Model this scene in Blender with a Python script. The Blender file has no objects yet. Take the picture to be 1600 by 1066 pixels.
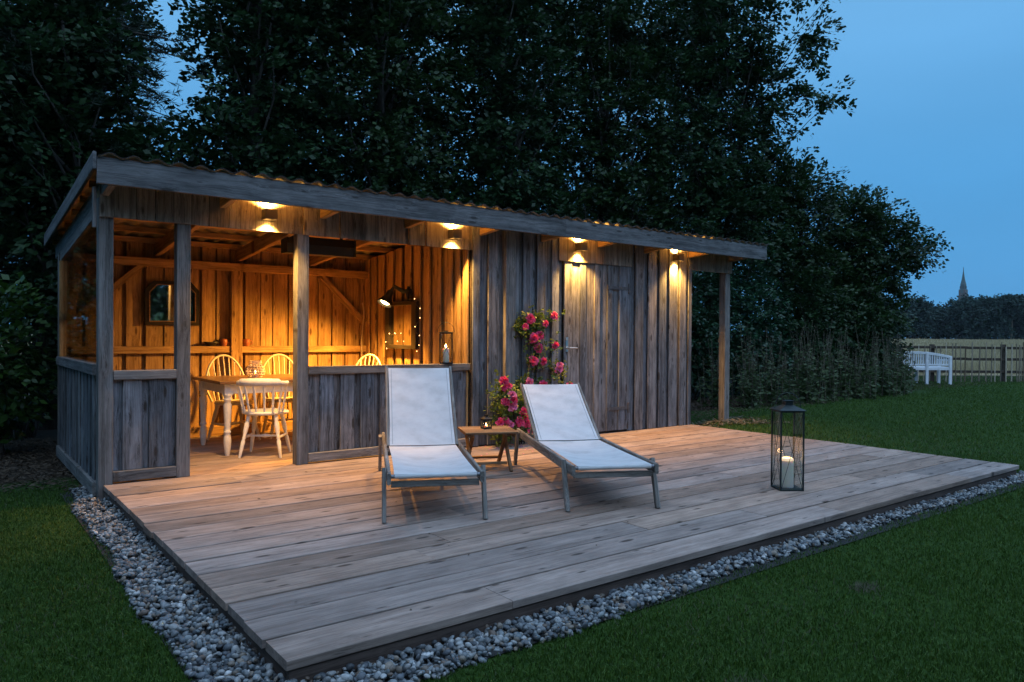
import bpy, math, random
import numpy as np
from mathutils import Matrix, Vector
R = math.radians
rnd = random.Random(7)
scene = bpy.context.scene
col = scene.collection

# ------------------------------------------------------------------ camera
cam_d = bpy.data.cameras.new("camera")
cam = bpy.data.objects.new("camera", cam_d); col.objects.link(cam)
F = Vector((0.60762074, 0.79419301, -0.00738248)); RT = Vector((0.79422685, -0.60758399, 0.00673797))
UP = Vector((-8.65775028e-04, 9.95749355e-03, 9.99950048e-01))
CAM = Vector((-0.92621815, -6.56474345, 1.2))
cam.matrix_world = Matrix(((RT.x, UP.x, -F.x, CAM.x), (RT.y, UP.y, -F.y, CAM.y), (RT.z, UP.z, -F.z, CAM.z), (0, 0, 0, 1)))
cam_d.sensor_width = 36; cam_d.lens = 25.994; cam_d.clip_start = 0.05; cam_d.clip_end = 4000
scene.camera = cam

# ------------------------------------------------------------------ sky and light (dusk)
world = bpy.data.worlds.new("World"); scene.world = world; world.use_nodes = True
wn = world.node_tree; wn.nodes.clear()
def N(tree, typ, **kw):
    n = tree.nodes.new(typ)
    for k, v in kw.items():
        if k in n.inputs: n.inputs[k].default_value = v
        else: setattr(n, k, v)
    return n
SUNSET = Vector((-0.12, -0.42, 0.90)).normalized()      # the evening sky is brightest high behind the photographer
geo = N(wn, 'ShaderNodeTexCoord')
sep = N(wn, 'ShaderNodeSeparateXYZ'); wn.links.new(geo.outputs['Generated'], sep.inputs[0])
rampz = N(wn, 'ShaderNodeValToRGB')                       # colour by height above the horizon
wn.links.new(sep.outputs['Z'], rampz.inputs[0])
cr = rampz.color_ramp; cr.interpolation = 'EASE'
cr.elements[0].position = 0.0; cr.elements[0].color = (0.078, 0.318, 0.640, 1)
cr.elements[1].position = 1.0; cr.elements[1].color = (0.420, 0.640, 1.060, 1)
e = cr.elements.new(0.16); e.color = (0.090, 0.345, 0.690, 1)
e = cr.elements.new(0.42); e.color = (0.158, 0.440, 0.800, 1)
dot = N(wn, 'ShaderNodeVectorMath', operation='DOT_PRODUCT'); wn.links.new(geo.outputs['Generated'], dot.inputs[0]); dot.inputs[1].default_value = SUNSET
mr = N(wn, 'ShaderNodeMapRange', interpolation_type='SMOOTHSTEP'); wn.links.new(dot.outputs['Value'], mr.inputs[0])
mr.inputs[1].default_value = 0.25; mr.inputs[2].default_value = 1.0
mixw = N(wn, 'ShaderNodeMixRGB', blend_type='MIX'); wn.links.new(mr.outputs[0], mixw.inputs[0]); wn.links.new(rampz.outputs[0], mixw.inputs[1])
mixw.inputs[2].default_value = (0.92, 1.34, 1.98, 1)
skyn = N(wn, 'ShaderNodeTexNoise', Scale=2.2, Detail=3.0); mp = N(wn, 'ShaderNodeMapping'); mp.inputs['Scale'].default_value = (1, 1, 5)
wn.links.new(geo.outputs['Generated'], mp.inputs[0]); wn.links.new(mp.outputs[0], skyn.inputs['Vector'])
mrn = N(wn, 'ShaderNodeMapRange'); wn.links.new(skyn.outputs[0], mrn.inputs[0]); mrn.inputs[3].default_value = 0.90; mrn.inputs[4].default_value = 1.10
mulw = N(wn, 'ShaderNodeMixRGB', blend_type='MULTIPLY'); mulw.inputs[0].default_value = 1; wn.links.new(mixw.outputs[0], mulw.inputs[1]); wn.links.new(mrn.outputs[0], mulw.inputs[2])
bgw = N(wn, 'ShaderNodeBackground', Strength=1.0); wn.links.new(mulw.outputs[0], bgw.inputs[0])
outw = N(wn, 'ShaderNodeOutputWorld'); wn.links.new(bgw.outputs[0], outw.inputs[0])
scene.view_settings.view_transform = 'Standard'; scene.view_settings.look = 'None'
scene.view_settings.exposure = 0.06; scene.view_settings.gamma = 1; scene.view_settings.use_curve_mapping = False
WARM = (1.0, 0.50, 0.11)
LAMP_W = 275.0; LAMP_UP_W = 300.0; CONE_W = 720.0
scene.cycles.max_bounces = 6; scene.cycles.transparent_max_bounces = 12; scene.cycles.caustics_reflective = False; scene.cycles.caustics_refractive = False
scene.cycles.sample_clamp_indirect = 3.0

# ------------------------------------------------------------------ helpers
WM = {}
def tag(o, label=None, cat=None, group=None, kind=None):
    if label: o['label'] = label
    if cat: o['category'] = cat
    if group: o['group'] = group
    if kind: o['kind'] = kind
    return o
def put(o, parent, M):
    col.objects.link(o); WM[o.name] = M.copy()
    if parent is not None:
        o.parent = parent; o.matrix_local = WM[parent.name].inverted() @ M
    else: o.matrix_local = M
    return o
def T(x=0, y=0, z=0): return Matrix.Translation((x, y, z))
def RZ(a): return Matrix.Rotation(a, 4, 'Z')
def RX(a): return Matrix.Rotation(a, 4, 'X')
def RY(a): return Matrix.Rotation(a, 4, 'Y')
def empty(name, x=0, y=0, z=0, rz=0, parent=None, **kw):
    o = bpy.data.objects.new(name, None); o.empty_display_size = 0.05
    put(o, parent, (WM[parent.name] if parent is not None and kw.pop('local', False) else Matrix()) @ T(x, y, z) @ RZ(rz)); return tag(o, **kw)
def frame(d, up):
    x = Vector(d).normalized(); z = Vector(up) - x * x.dot(Vector(up))
    if z.length < 1e-4: z = Vector((0, 1, 0)) - x * x.y
    z.normalize(); y = z.cross(x)
    return Matrix(((x.x, y.x, z.x, 0), (x.y, y.y, z.y, 0), (x.z, y.z, z.z, 0), (0, 0, 0, 1)))
_beams = {}
def beam(name, parent, p0, p1, w, t, up, mat, bev=0.004, cup=0.0, base=None):
    """bar from p0 to p1, width w across, thickness t along up; long edges chamfered; mesh data is shared"""
    if base is not None: p0 = base @ Vector(p0); p1 = base @ Vector(p1); up = base.to_3x3() @ Vector(up)
    p0 = Vector(p0); p1 = Vector(p1); L = (p1 - p0).length
    key = (round(L, 3), round(w, 3), round(t, 3), round(bev, 4), mat.name)
    me = _beams.get(key)
    if me is None:
        b = min(bev, w * .3, t * .3); W, H = w / 2, t / 2
        ring = [(-W + b, -H), (W - b, -H), (W, -H + b), (W, H - b), (W - b, H), (-W + b, H), (-W, H - b), (-W, -H + b)]
        v = [(-L / 2, a, c) for a, c in ring] + [(L / 2, a, c) for a, c in ring]
        f = [(i, i + 8, (i + 1) % 8 + 8, (i + 1) % 8) for i in range(8)] + [tuple(range(8)), tuple(range(15, 7, -1))]
        f = [tuple(reversed(q)) for q in f[:8]] + [tuple(reversed(q)) for q in f[8:]]
        me = bpy.data.meshes.new(name); me.from_pydata(v, [], f); me.materials.append(mat); me.validate(); me.update()
        import bmesh
        bm = bmesh.new(); bm.from_mesh(me); bmesh.ops.recalc_face_normals(bm, faces=bm.faces); bm.to_mesh(me); bm.free()
        _beams[key] = me
    o = bpy.data.objects.new(name, me)
    M = frame(p1 - p0, up); M.translation = (p0 + p1) / 2
    return put(o, parent, M)
class MB:
    def __init__(s): s.v = []; s.f = []; s.sm = []; s.mi = []; s.cur = 0
    def add(s, vs, fs, smooth=False, M=None):
        n = len(s.v)
        s.v += [tuple((M @ Vector(q)) if M is not None else q) for q in vs]
        s.f += [tuple(i + n for i in q) for q in fs]; s.sm += [smooth] * len(fs); s.mi += [s.cur] * len(fs); return s
    def box(s, c, d, M=None):
        x, y, z = c; a, b, h = d[0] / 2, d[1] / 2, d[2] / 2
        vs = [(x + i * a, y + j * b, z + k * h) for i in (-1, 1) for j in (-1, 1) for k in (-1, 1)]
        return s.add(vs, [(0, 1, 3, 2), (4, 6, 7, 5), (0, 4, 5, 1), (2, 3, 7, 6), (0, 2, 6, 4), (1, 5, 7, 3)], False, M)
    def lathe(s, prof, seg=12, M=None, smooth=True, caps=True):
        vs = []; fs = []
        for r, z in prof: vs += [(r * math.cos(2 * math.pi * k / seg), r * math.sin(2 * math.pi * k / seg), z) for k in range(seg)]
        for i in range(len(prof) - 1):
            for k in range(seg):
                k2 = (k + 1) % seg; fs.append((i * seg + k, i * seg + k2, (i + 1) * seg + k2, (i + 1) * seg + k))
        s.add(vs, fs, smooth, M)
        if caps:
            n = len(prof) - 1
            s.add(vs[:seg], [tuple(range(seg - 1, -1, -1))], False, M); s.add(vs[n * seg:], [tuple(range(seg))], False, M)
        return s
    def tube(s, pts, rad, seg=8, M=None, closed=False):
        pts = [Vector(p) for p in pts]; n = len(pts)
        if not hasattr(rad, '__len__'): rad = [rad] * n
        vs = []; fs = []; prev = None
        for i, p in enumerate(pts):
            if closed: d = pts[(i + 1) % n] - pts[i - 1]
            else: d = pts[min(i + 1, n - 1)] - pts[max(i - 1, 0)]
            d.normalize()
            if prev is None: a = d.orthogonal().normalized()
            else:
                a = prev - d * prev.dot(d)
                a = a.normalized() if a.length > 1e-5 else d.orthogonal().normalized()
            prev = a; b = d.cross(a)
            for k in range(seg):
                t = 2 * math.pi * k / seg; vs.append(tuple(p + (a * math.cos(t) + b * math.sin(t)) * rad[i]))
        for i in range(n if closed else n - 1):
            j = (i + 1) % n
            for k in range(seg):
                k2 = (k + 1) % seg; fs.append((i * seg + k, i * seg + k2, j * seg + k2, j * seg + k))
        s.add(vs, fs, True, M)
        if not closed:
            s.add([tuple(v) for v in vs[:seg]], [tuple(range(seg - 1, -1, -1))], False, M); s.add([tuple(v) for v in vs[-seg:]], [tuple(range(seg))], False, M)
        return s
    def mesh(s, name, mats):
        me = bpy.data.meshes.new(name); me.from_pydata(s.v, [], s.f)
        for m in (mats if isinstance(mats, (list, tuple)) else [mats]): me.materials.append(m)
        me.polygons.foreach_set('use_smooth', s.sm); me.polygons.foreach_set('material_index', s.mi); me.update(); return me
    def build(s, name, mat, parent=None, M=None):
        o = bpy.data.objects.new(name, s.mesh(name, mat)); return put(o, parent, M if M is not None else Matrix())
def copy_tree(o, M, label=None):
    kids = [c for c in list(col.objects) if c.parent == o]
    c = o.copy(); old = WM[o.name]; put(c, None, M)
    if label: c['label'] = label
    for k in kids:
        k2 = k.copy(); put(k2, c, M @ old.inverted() @ WM[k.name])
        for g in [x for x in list(col.objects) if x.parent == k]:
            g2 = g.copy(); put(g2, k2, M @ old.inverted() @ WM[g.name])
    return c
def np_mesh(name, verts, faces, mat, smooth=False, color=None):
    me = bpy.data.meshes.new(name); nv = len(verts); nf, k = faces.shape
    me.vertices.add(nv); me.vertices.foreach_set('co', np.ascontiguousarray(verts, dtype=np.float32).ravel())
    me.loops.add(nf * k); me.loops.foreach_set('vertex_index', np.ascontiguousarray(faces, dtype=np.int32).ravel())
    me.polygons.add(nf); me.polygons.foreach_set('loop_start', np.arange(0, nf * k, k, dtype=np.int32)); me.polygons.foreach_set('loop_total', np.full(nf, k, np.int32))
    me.polygons.foreach_set('use_smooth', np.full(nf, smooth)); me.materials.append(mat)
    if color is not None:
        ca = me.color_attributes.new('tint', 'FLOAT_COLOR', 'POINT'); ca.data.foreach_set('color', np.ascontiguousarray(color, dtype=np.float32).ravel())
    me.update(calc_edges=True); return me

# ------------------------------------------------------------------ materials
def newmat(name):
    m = bpy.data.materials.new(name); m.use_nodes = True; nt = m.node_tree; nt.nodes.clear()
    out = N(nt, 'ShaderNodeOutputMaterial'); p = N(nt, 'ShaderNodeBsdfPrincipled'); nt.links.new(p.outputs[0], out.inputs[0]); return m, nt, p, out
def math_(nt, op, a, b=None, c=None, clamp=False):
    n = nt.nodes.new('ShaderNodeMath'); n.operation = op; n.use_clamp = clamp
    for i, x in enumerate((a, b, c)):
        if x is None: continue
        if isinstance(x, (int, float)): n.inputs[i].default_value = x
        else: nt.links.new(x, n.inputs[i])
    return n.outputs[0]
def mixc(nt, fac, a, b, mode='MIX'):
    n = nt.nodes.new('ShaderNodeMixRGB'); n.blend_type = mode
    for i, x in ((0, fac), (1, a), (2, b)):
        if isinstance(x, (int, float)): n.inputs[i].default_value = x
        elif isinstance(x, (tuple, list)): n.inputs[i].default_value = (*x[:3], 1)
        else: nt.links.new(x, n.inputs[i])
    return n.outputs[0]
def ramp(nt, fac, stops):
    n = nt.nodes.new('ShaderNodeValToRGB'); cr = n.color_ramp
    cr.elements[0].position, cr.elements[0].color = stops[0][0], (*stops[0][1], 1)
    cr.elements[1].position, cr.elements[1].color = stops[-1][0], (*stops[-1][1], 1)
    for p, c in stops[1:-1]: cr.elements.new(p).color = (*c, 1)
    nt.links.new(fac, n.inputs[0]); return n.outputs[0]
def noise(nt, vec, scale, detail=3, rough=.55, dist=0):
    n = N(nt, 'ShaderNodeTexNoise', Scale=scale, Detail=detail, Roughness=rough, Distortion=dist); nt.links.new(vec, n.inputs['Vector']); return n.outputs[0]
def mapping(nt, vec, sc, loc=None):
    n = nt.nodes.new('ShaderNodeMapping'); n.inputs['Scale'].default_value = sc; nt.links.new(vec, n.inputs[0])
    if loc is not None: n.inputs['Location'].default_value = loc
    return n.outputs[0]
def wood(name, light, dark, knot, tint_a, tint_b, grain=1.0, bump=.5, rough=.78, knots=1.0, stain=.35, spread=.35):
    """weathered board: grain runs along the piece's own X; every piece gets its own offset and tint"""
    m, nt, p, out = newmat(name); L = nt.links
    tc = N(nt, 'ShaderNodeTexCoord'); oi = N(nt, 'ShaderNodeObjectInfo')
    off = N(nt, 'ShaderNodeVectorMath', operation='SCALE'); off.inputs[0].default_value = (37.0, 11.0, 23.0); L.new(oi.outputs['Random'], off.inputs['Scale'])
    add = N(nt, 'ShaderNodeVectorMath', operation='ADD'); L.new(tc.outputs['Object'], add.inputs[0]); L.new(off.outputs[0], add.inputs[1])
    V = add.outputs[0]
    # knots: stretched cells along the board
    vk = N(nt, 'ShaderNodeTexVoronoi', Scale=1.0, voronoi_dimensions='2D'); kv = mapping(nt, V, (2.1, 7.5, 7.5)); L.new(kv, vk.inputs['Vector'])
    gate = N(nt, 'ShaderNodeSeparateColor'); L.new(vk.outputs['Color'], gate.inputs[0]); kd = math_(nt, 'ADD', vk.outputs['Distance'], math_(nt, 'MULTIPLY', gate.outputs[0], .13)); kmask = N(nt, 'ShaderNodeMapRange', interpolation_type='SMOOTHSTEP'); L.new(kd, kmask.inputs[0])
    kmask.inputs[1].default_value = 0.07; kmask.inputs[2].default_value = 0.155; kmask.inputs[3].default_value = 1; kmask.inputs[4].default_value = 0
    swirl = math_(nt, 'MULTIPLY', math_(nt, 'POWER', 2.718, math_(nt, 'MULTIPLY', kd, -7.0)), .55)
    warp = noise(nt, mapping(nt, V, (1.3, 2, 2)), 1.5, 2)
    wv = N(nt, 'ShaderNodeCombineXYZ'); wy = math_(nt, 'ADD', math_(nt, 'MULTIPLY', swirl, .07), math_(nt, 'MULTIPLY', warp, .05)); L.new(wy, wv.inputs[1]); L.new(wy, wv.inputs[2])
    a2 = N(nt, 'ShaderNodeVectorMath', operation='ADD'); L.new(V, a2.inputs[0]); L.new(wv.outputs[0], a2.inputs[1])
    g1 = noise(nt, mapping(nt, a2.outputs[0], (.9 * grain, 34 * grain, 34 * grain)), 1.0, 6, .72)
    g2 = noise(nt, mapping(nt, a2.outputs[0], (3.0, 260, 260)), 1.0, 3, .7)
    g3 = noise(nt, mapping(nt, V, (2.6, 8, 8)), 1.0, 5, .65)
    gr = math_(nt, 'ADD', math_(nt, 'MULTIPLY', g1, .62), math_(nt, 'MULTIPLY', g2, .38))
    c = ramp(nt, gr, [(.41, dark), (.485, tuple(a * .55 + b * .45 for a, b in zip(light, dark))), (.56, light)])
    ck = N(nt, 'ShaderNodeMapRange', interpolation_type='SMOOTHSTEP'); L.new(noise(nt, mapping(nt, a2.outputs[0], (1.6, 95, 95)), 1.0, 2, .5), ck.inputs[0])
    ck.inputs[1].default_value = .66; ck.inputs[2].default_value = .72; ck.inputs[3].default_value = 0; ck.inputs[4].default_value = .65
    c = mixc(nt, ck.outputs[0], c, tuple(q * .35 for q in dark))
    blot = N(nt, 'ShaderNodeMapRange'); L.new(g3, blot.inputs[0]); blot.inputs[1].default_value = .35; blot.inputs[2].default_value = .7; blot.inputs[3].default_value = 1 - stain; blot.inputs[4].default_value = 1.08
    c = mixc(nt, 1.0, c, blot.outputs[0], 'MULTIPLY')
    tn = mixc(nt, oi.outputs['Random'], tint_a, tint_b); c = mixc(nt, 1.0, c, tn, 'MULTIPLY')
    r2 = math_(nt, 'FRACT', math_(nt, 'MULTIPLY', oi.outputs['Random'], 17.31)); r3 = math_(nt, 'ADD', math_(nt, 'MULTIPLY', r2, spread), 1 - spread / 2)
    c = mixc(nt, 1.0, c, r3, 'MULTIPLY')
    c = mixc(nt, math_(nt, 'MULTIPLY', kmask.outputs[0], .85 * knots), c, knot)
    L.new(c, p.inputs['Base Color']); p.inputs['Roughness'].default_value = rough; p.inputs['Specular IOR Level'].default_value = .25
    bp = N(nt, 'ShaderNodeBump', Strength=bump, Distance=.004); h = math_(nt, 'SUBTRACT', gr, math_(nt, 'MULTIPLY', kmask.outputs[0], .15)); L.new(h, bp.inputs['Height']); L.new(bp.outputs[0], p.inputs['Normal'])
    return m
W_GREY = wood('weathered_grey_wood', (.255, .262, .278), (.068, .067, .068), (.035, .028, .022), (1.06, 1.0, .94), (.84, .92, 1.0), bump=.8, stain=.5, spread=.5)
W_POST = wood('weathered_post_wood', (.27, .26, .25), (.10, .095, .09), (.05, .04, .03), (1.02, 1, .97), (.95, 1, 1.05), bump=.6, stain=.4, spread=.25)
W_FASCIA = wood('fascia_wood', (.20, .205, .21), (.075, .077, .08), (.03, .028, .026), (1, 1, 1), (1, 1, 1), grain=.6, bump=.6, stain=.45, spread=.1)
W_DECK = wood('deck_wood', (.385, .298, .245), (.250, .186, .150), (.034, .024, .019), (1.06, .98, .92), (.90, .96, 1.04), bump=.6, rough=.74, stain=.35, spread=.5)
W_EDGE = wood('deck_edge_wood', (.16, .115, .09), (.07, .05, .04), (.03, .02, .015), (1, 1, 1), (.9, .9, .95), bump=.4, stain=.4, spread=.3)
W_IN = wood('interior_pine', (.56, .37, .17), (.28, .16, .06), (.09, .04, .015), (1.05, 1, .92), (.92, .9, .9), bump=.3, stain=.35, spread=.35, knots=1.0)
W_TEAK = wood('weathered_teak', (.34, .32, .29), (.14, .125, .11), (.12, .10, .09), (1, 1, 1), (.95, .98, 1), bump=.4, knots=0, stain=.45, spread=.1)
W_TEAK2 = wood('brown_teak', (.36, .22, .12), (.15, .085, .045), (.12, .10, .09), (1, 1, 1), (.95, .98, 1), bump=.4, knots=0, stain=.4, spread=.25)
W_DARK = wood('old_brown_rail_wood', (.10, .075, .055), (.04, .03, .022), (.02, .02, .02), (1, 1, 1), (.9, .9, .9), knots=0)
W_PALE = wood('split_chestnut_pale', (.50, .45, .37), (.24, .20, .15), (.12, .1, .08), (1.1, 1.05, .98), (.25, .19, .15), knots=.4, spread=1.0)
W_BLACK = wood('dark_stained_frame', (.035, .028, .022), (.015, .012, .01), (.01, .01, .01), (1, 1, 1), (.9, .9, .9), knots=0, rough=.5)
W_TABLE = wood('polished_table_top', (.36, .20, .09), (.20, .10, .04), (.1, .05, .02), (1, 1, 1), (1, 1, 1), bump=.1, rough=.28, knots=.3, stain=.2)
def plain(name, color, rough=.6, metal=0, bump=0, bscale=200, var=.0, vscale=6, spec=.5, trans=0, emit=None, es=0):
    m, nt, p, out = newmat(name)
    p.inputs['Base Color'].default_value = (*color, 1); p.inputs['Roughness'].default_value = rough; p.inputs['Metallic'].default_value = metal; p.inputs['Specular IOR Level'].default_value = spec
    tc = N(nt, 'ShaderNodeTexCoord')
    if var:
        n = noise(nt, tc.outputs['Object'], vscale, 4); mrr = N(nt, 'ShaderNodeMapRange'); nt.links.new(n, mrr.inputs[0]); mrr.inputs[1].default_value = .3; mrr.inputs[2].default_value = .7; mrr.inputs[3].default_value = 1 - var; mrr.inputs[4].default_value = 1 + var * .4
        nt.links.new(mixc(nt, 1, color, mrr.outputs[0], 'MULTIPLY'), p.inputs['Base Color'])
    if bump:
        b = N(nt, 'ShaderNodeBump', Strength=bump, Distance=.002); nt.links.new(noise(nt, tc.outputs['Object'], bscale, 2), b.inputs['Height']); nt.links.new(b.outputs[0], p.inputs['Normal'])
    if emit: p.inputs['Emission Color'].default_value = (*emit, 1); p.inputs['Emission Strength'].default_value = es
    return m
M_BLACK = plain('black_metal', (.012, .012, .013), .45, .3, .2, 300)
M_IRON = plain('dark_green_iron', (.022, .035, .036), .5, .4, .3, 250, .4, 30)
M_WHITE = plain('white_paint', (.84, .83, .80), .42, 0, .15, 60, .12, 20)
M_BENCH = plain('bench_paint', (.70, .72, .74), .6, 0, .1, 60, .15, 8)
M_CREAM = plain('cream_paint', (.72, .66, .50), .4, 0, .15, 60, .12, 20)
M_BOX = plain('grey_brown_metal', (.045, .038, .032), .55, .3, .1)
M_STEEL = plain('brushed_steel', (.62, .62, .60), .3, 1, .1)
M_ZINC = plain('galvanised_steel', (.22, .23, .25), .5, .7, .2, 80, .35, 25)
M_HINGE = plain('weathered_hinge_iron', (.10, .10, .105), .7, .3, .3, 80, .4, 25)
M_CABLE = plain('beige_cable', (.45, .36, .26), .6)
M_TERRA = plain('terracotta', (.34, .10, .045), .45, 0, .2, 90, .2, 20)
M_DARKPOT = plain('dark_bowl', (.02, .016, .013), .5)
M_PLINTH = plain('deck_edge_shadow_board', (.10, .075, .06), .8, 0, .3, 90, .4, 8)
M_SPIRE = plain('copper_and_slate', (.045, .075, .07), .8)
M_BRICK = plain('far_brick', (.09, .065, .055), .9)
M_WIREC = plain('thin_wire', (.12, .10, .08), .5, .5)
M_BULB = plain('warm_bulb', (1, .6, .3), .4, emit=(1, .50, .18), es=9)
M_LED = plain('lamp_diffuser', (1, .8, .6), .4, emit=WARM, es=60)
M_LED2 = plain('cone_lamp_bulb', (1, .8, .6), .4, emit=(1, .62, .22), es=40)
M_FLAME = plain('flame', (1, .7, .3), .5, emit=(1, .58, .20), es=40)
def wax():
    m, nt, p, out = newmat('candle_wax'); p.inputs['Base Color'].default_value = (.80, .76, .66, 1); p.inputs['Roughness'].default_value = .45
    p.inputs['Subsurface Weight'].default_value = .8; p.inputs['Subsurface Radius'].default_value = (.05, .03, .015); p.inputs['Subsurface Scale'].default_value = .6; return m
M_WAX = wax()
def glassm(name, tint=(1, 1, 1), mixf=.08, rough=.02):
    m, nt, p, out = newmat(name); nt.nodes.remove(p)
    tr = N(nt, 'ShaderNodeBsdfTransparent'); tr.inputs[0].default_value = (*tint, 1); gl = N(nt, 'ShaderNodeBsdfGlossy', Roughness=rough); lw = N(nt, 'ShaderNodeLayerWeight', Blend=.12)
    mx = N(nt, 'ShaderNodeMixShader'); nt.links.new(math_(nt, 'ADD', math_(nt, 'MULTIPLY', lw.outputs['Fresnel'], .45), mixf), mx.inputs[0]); nt.links.new(tr.outputs[0], mx.inputs[1]); nt.links.new(gl.outputs[0], mx.inputs[2]); nt.links.new(mx.outputs[0], out.inputs[0]); return m
M_GLASS = glassm('lantern_glass', (.97, .98, .97), .03)
M_WINGLASS = glassm('window_glass', (.75, .78, .74), .10)
M_MIRROR = plain('mirror_glass', (.78, .76, .72), .03, 1)
def fabric():
    m, nt, p, out = newmat('white_mesh_fabric'); L = nt.links; tc = N(nt, 'ShaderNodeTexCoord')
    w1 = N(nt, 'ShaderNodeTexWave', Scale=160.0, wave_type='BANDS', bands_direction='X'); w2 = N(nt, 'ShaderNodeTexWave', Scale=160.0, wave_type='BANDS', bands_direction='Y')
    L.new(tc.outputs['Object'], w1.inputs[0]); L.new(tc.outputs['Object'], w2.inputs[0]); h = math_(nt, 'ADD', w1.outputs[1], w2.outputs[1])
    n = noise(nt, mapping(nt, tc.outputs['Object'], (3, 5, 5)), 1.4, 5, .6); n2 = noise(nt, tc.outputs['Object'], 11, 4)
    c = ramp(nt, math_(nt, 'ADD', math_(nt, 'MULTIPLY', n, .75), math_(nt, 'MULTIPLY', n2, .25)), [(.34, (.62, .62, .61)), (.5, (.74, .74, .74)), (.62, (.80, .80, .79))])
    L.new(c, p.inputs['Base Color']); p.inputs['Roughness'].default_value = .75; p.inputs['Sheen Weight'].default_value = .2
    b = N(nt, 'ShaderNodeBump', Strength=.15, Distance=.001); L.new(h, b.inputs['Height']); L.new(b.outputs[0], p.inputs['Normal'])
    tl = N(nt, 'ShaderNodeBsdfTranslucent'); L.new(c, tl.inputs[0]); mx = N(nt, 'ShaderNodeMixShader'); mx.inputs[0].default_value = .22; L.new(p.outputs[0], mx.inputs[1]); L.new(tl.outputs[0], mx.inputs[2]); L.new(mx.outputs[0], out.inputs[0])
    return m
M_FABRIC = fabric()
M_SEAM = plain('grey_seam_tape', (.42, .43, .44), .7)
def leafm(name, a, b, rough=.45, trans=.25, vs=.7, spec=.35):
    m, nt, p, out = newmat(name); L = nt.links; g = N(nt, 'ShaderNodeNewGeometry')
    n = noise(nt, g.outputs['Position'], vs, 3); f = math_(nt, 'ADD', math_(nt, 'MULTIPLY', g.outputs['Random Per Island'], .6), math_(nt, 'MULTIPLY', n, .4))
    c = mixc(nt, f, a, b); L.new(c, p.inputs['Base Color']); p.inputs['Roughness'].default_value = rough; p.inputs['Specular IOR Level'].default_value = spec
    tl = N(nt, 'ShaderNodeBsdfTranslucent'); L.new(c, tl.inputs[0]); mx = N(nt, 'ShaderNodeMixShader'); mx.inputs[0].default_value = trans
    L.new(p.outputs[0], mx.inputs[1]); L.new(tl.outputs[0], mx.inputs[2]); L.new(mx.outputs[0], out.inputs[0]); return m
M_LEAF = leafm('broad_leaf', (.005, .020, .007), (.031, .074, .024), spec=.26)
M_LEAF2 = leafm('hornbeam_leaf', (.006, .021, .006), (.034, .074, .019))
M_NEEDLE = leafm('pine_needle', (.004, .012, .006), (.014, .032, .015), .6, .05)
M_BUSH = leafm('bush_leaf', (.012, .040, .006), (.050, .120, .018), .4, .3)
M_IVY = leafm('ivy_leaf', (.007, .032, .014), (.024, .075, .034), .35, .1)
M_ROSELEAF = leafm('rose_leaf', (.035, .095, .018), (.22, .27, .05), .4, .3)
M_WEED = leafm('weed_leaf', (.024, .052, .018), (.085, .118, .045), .6, .2)
M_SEED = leafm('dry_seed_head', (.06, .055, .038), (.19, .165, .115), .8, .2)
M_GRASS = leafm('grass_blade', (.010, .038, .005), (.082, .152, .020), .55, .2, .8, .25)
M_STRAW = leafm('meadow_straw', (.21, .165, .085), (.42, .345, .20), .8, .25, .08)
M_FAR = leafm('far_tree_leaf', (.022, .040, .034), (.050, .078, .062), .9, .05, .12, .05)
M_LITTER = leafm('dead_leaf', (.030, .020, .012), (.13, .095, .06), .7, .1)
M_PETAL = leafm('rose_petal', (.66, .022, .13), (.88, .12, .27), .5, .3, 12)
M_PETAL2 = leafm('pink_rose_petal', (.70, .08, .30), (.88, .34, .52), .5, .3, 12)
def bark():
    m, nt, p, out = newmat('bark'); tc = N(nt, 'ShaderNodeTexCoord'); n = noise(nt, mapping(nt, tc.outputs['Object'], (14, 14, 3)), 1, 5)
    nt.links.new(ramp(nt, n, [(.35, (.018, .015, .012)), (.7, (.065, .055, .045))]), p.inputs['Base Color']); p.inputs['Roughness'].default_value = .9
    b = N(nt, 'ShaderNodeBump', Strength=.8, Distance=.02); nt.links.new(n, b.inputs['Height']); nt.links.new(b.outputs[0], p.inputs['Normal']); return m
M_BARK = bark()
def pebblem():
    m, nt, p, out = newmat('pebble_stone'); L = nt.links; a = N(nt, 'ShaderNodeAttribute', attribute_name='tint'); g = N(nt, 'ShaderNodeNewGeometry')
    n = noise(nt, g.outputs['Position'], 110, 3); mrr = N(nt, 'ShaderNodeMapRange'); L.new(n, mrr.inputs[0]); mrr.inputs[1].default_value = .3; mrr.inputs[2].default_value = .7; mrr.inputs[3].default_value = .75; mrr.inputs[4].default_value = 1.15
    L.new(mixc(nt, 1, a.outputs['Color'], mrr.outputs[0], 'MULTIPLY'), p.inputs['Base Color']); p.inputs['Roughness'].default_value = .55; return m
M_PEB = pebblem()
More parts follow.
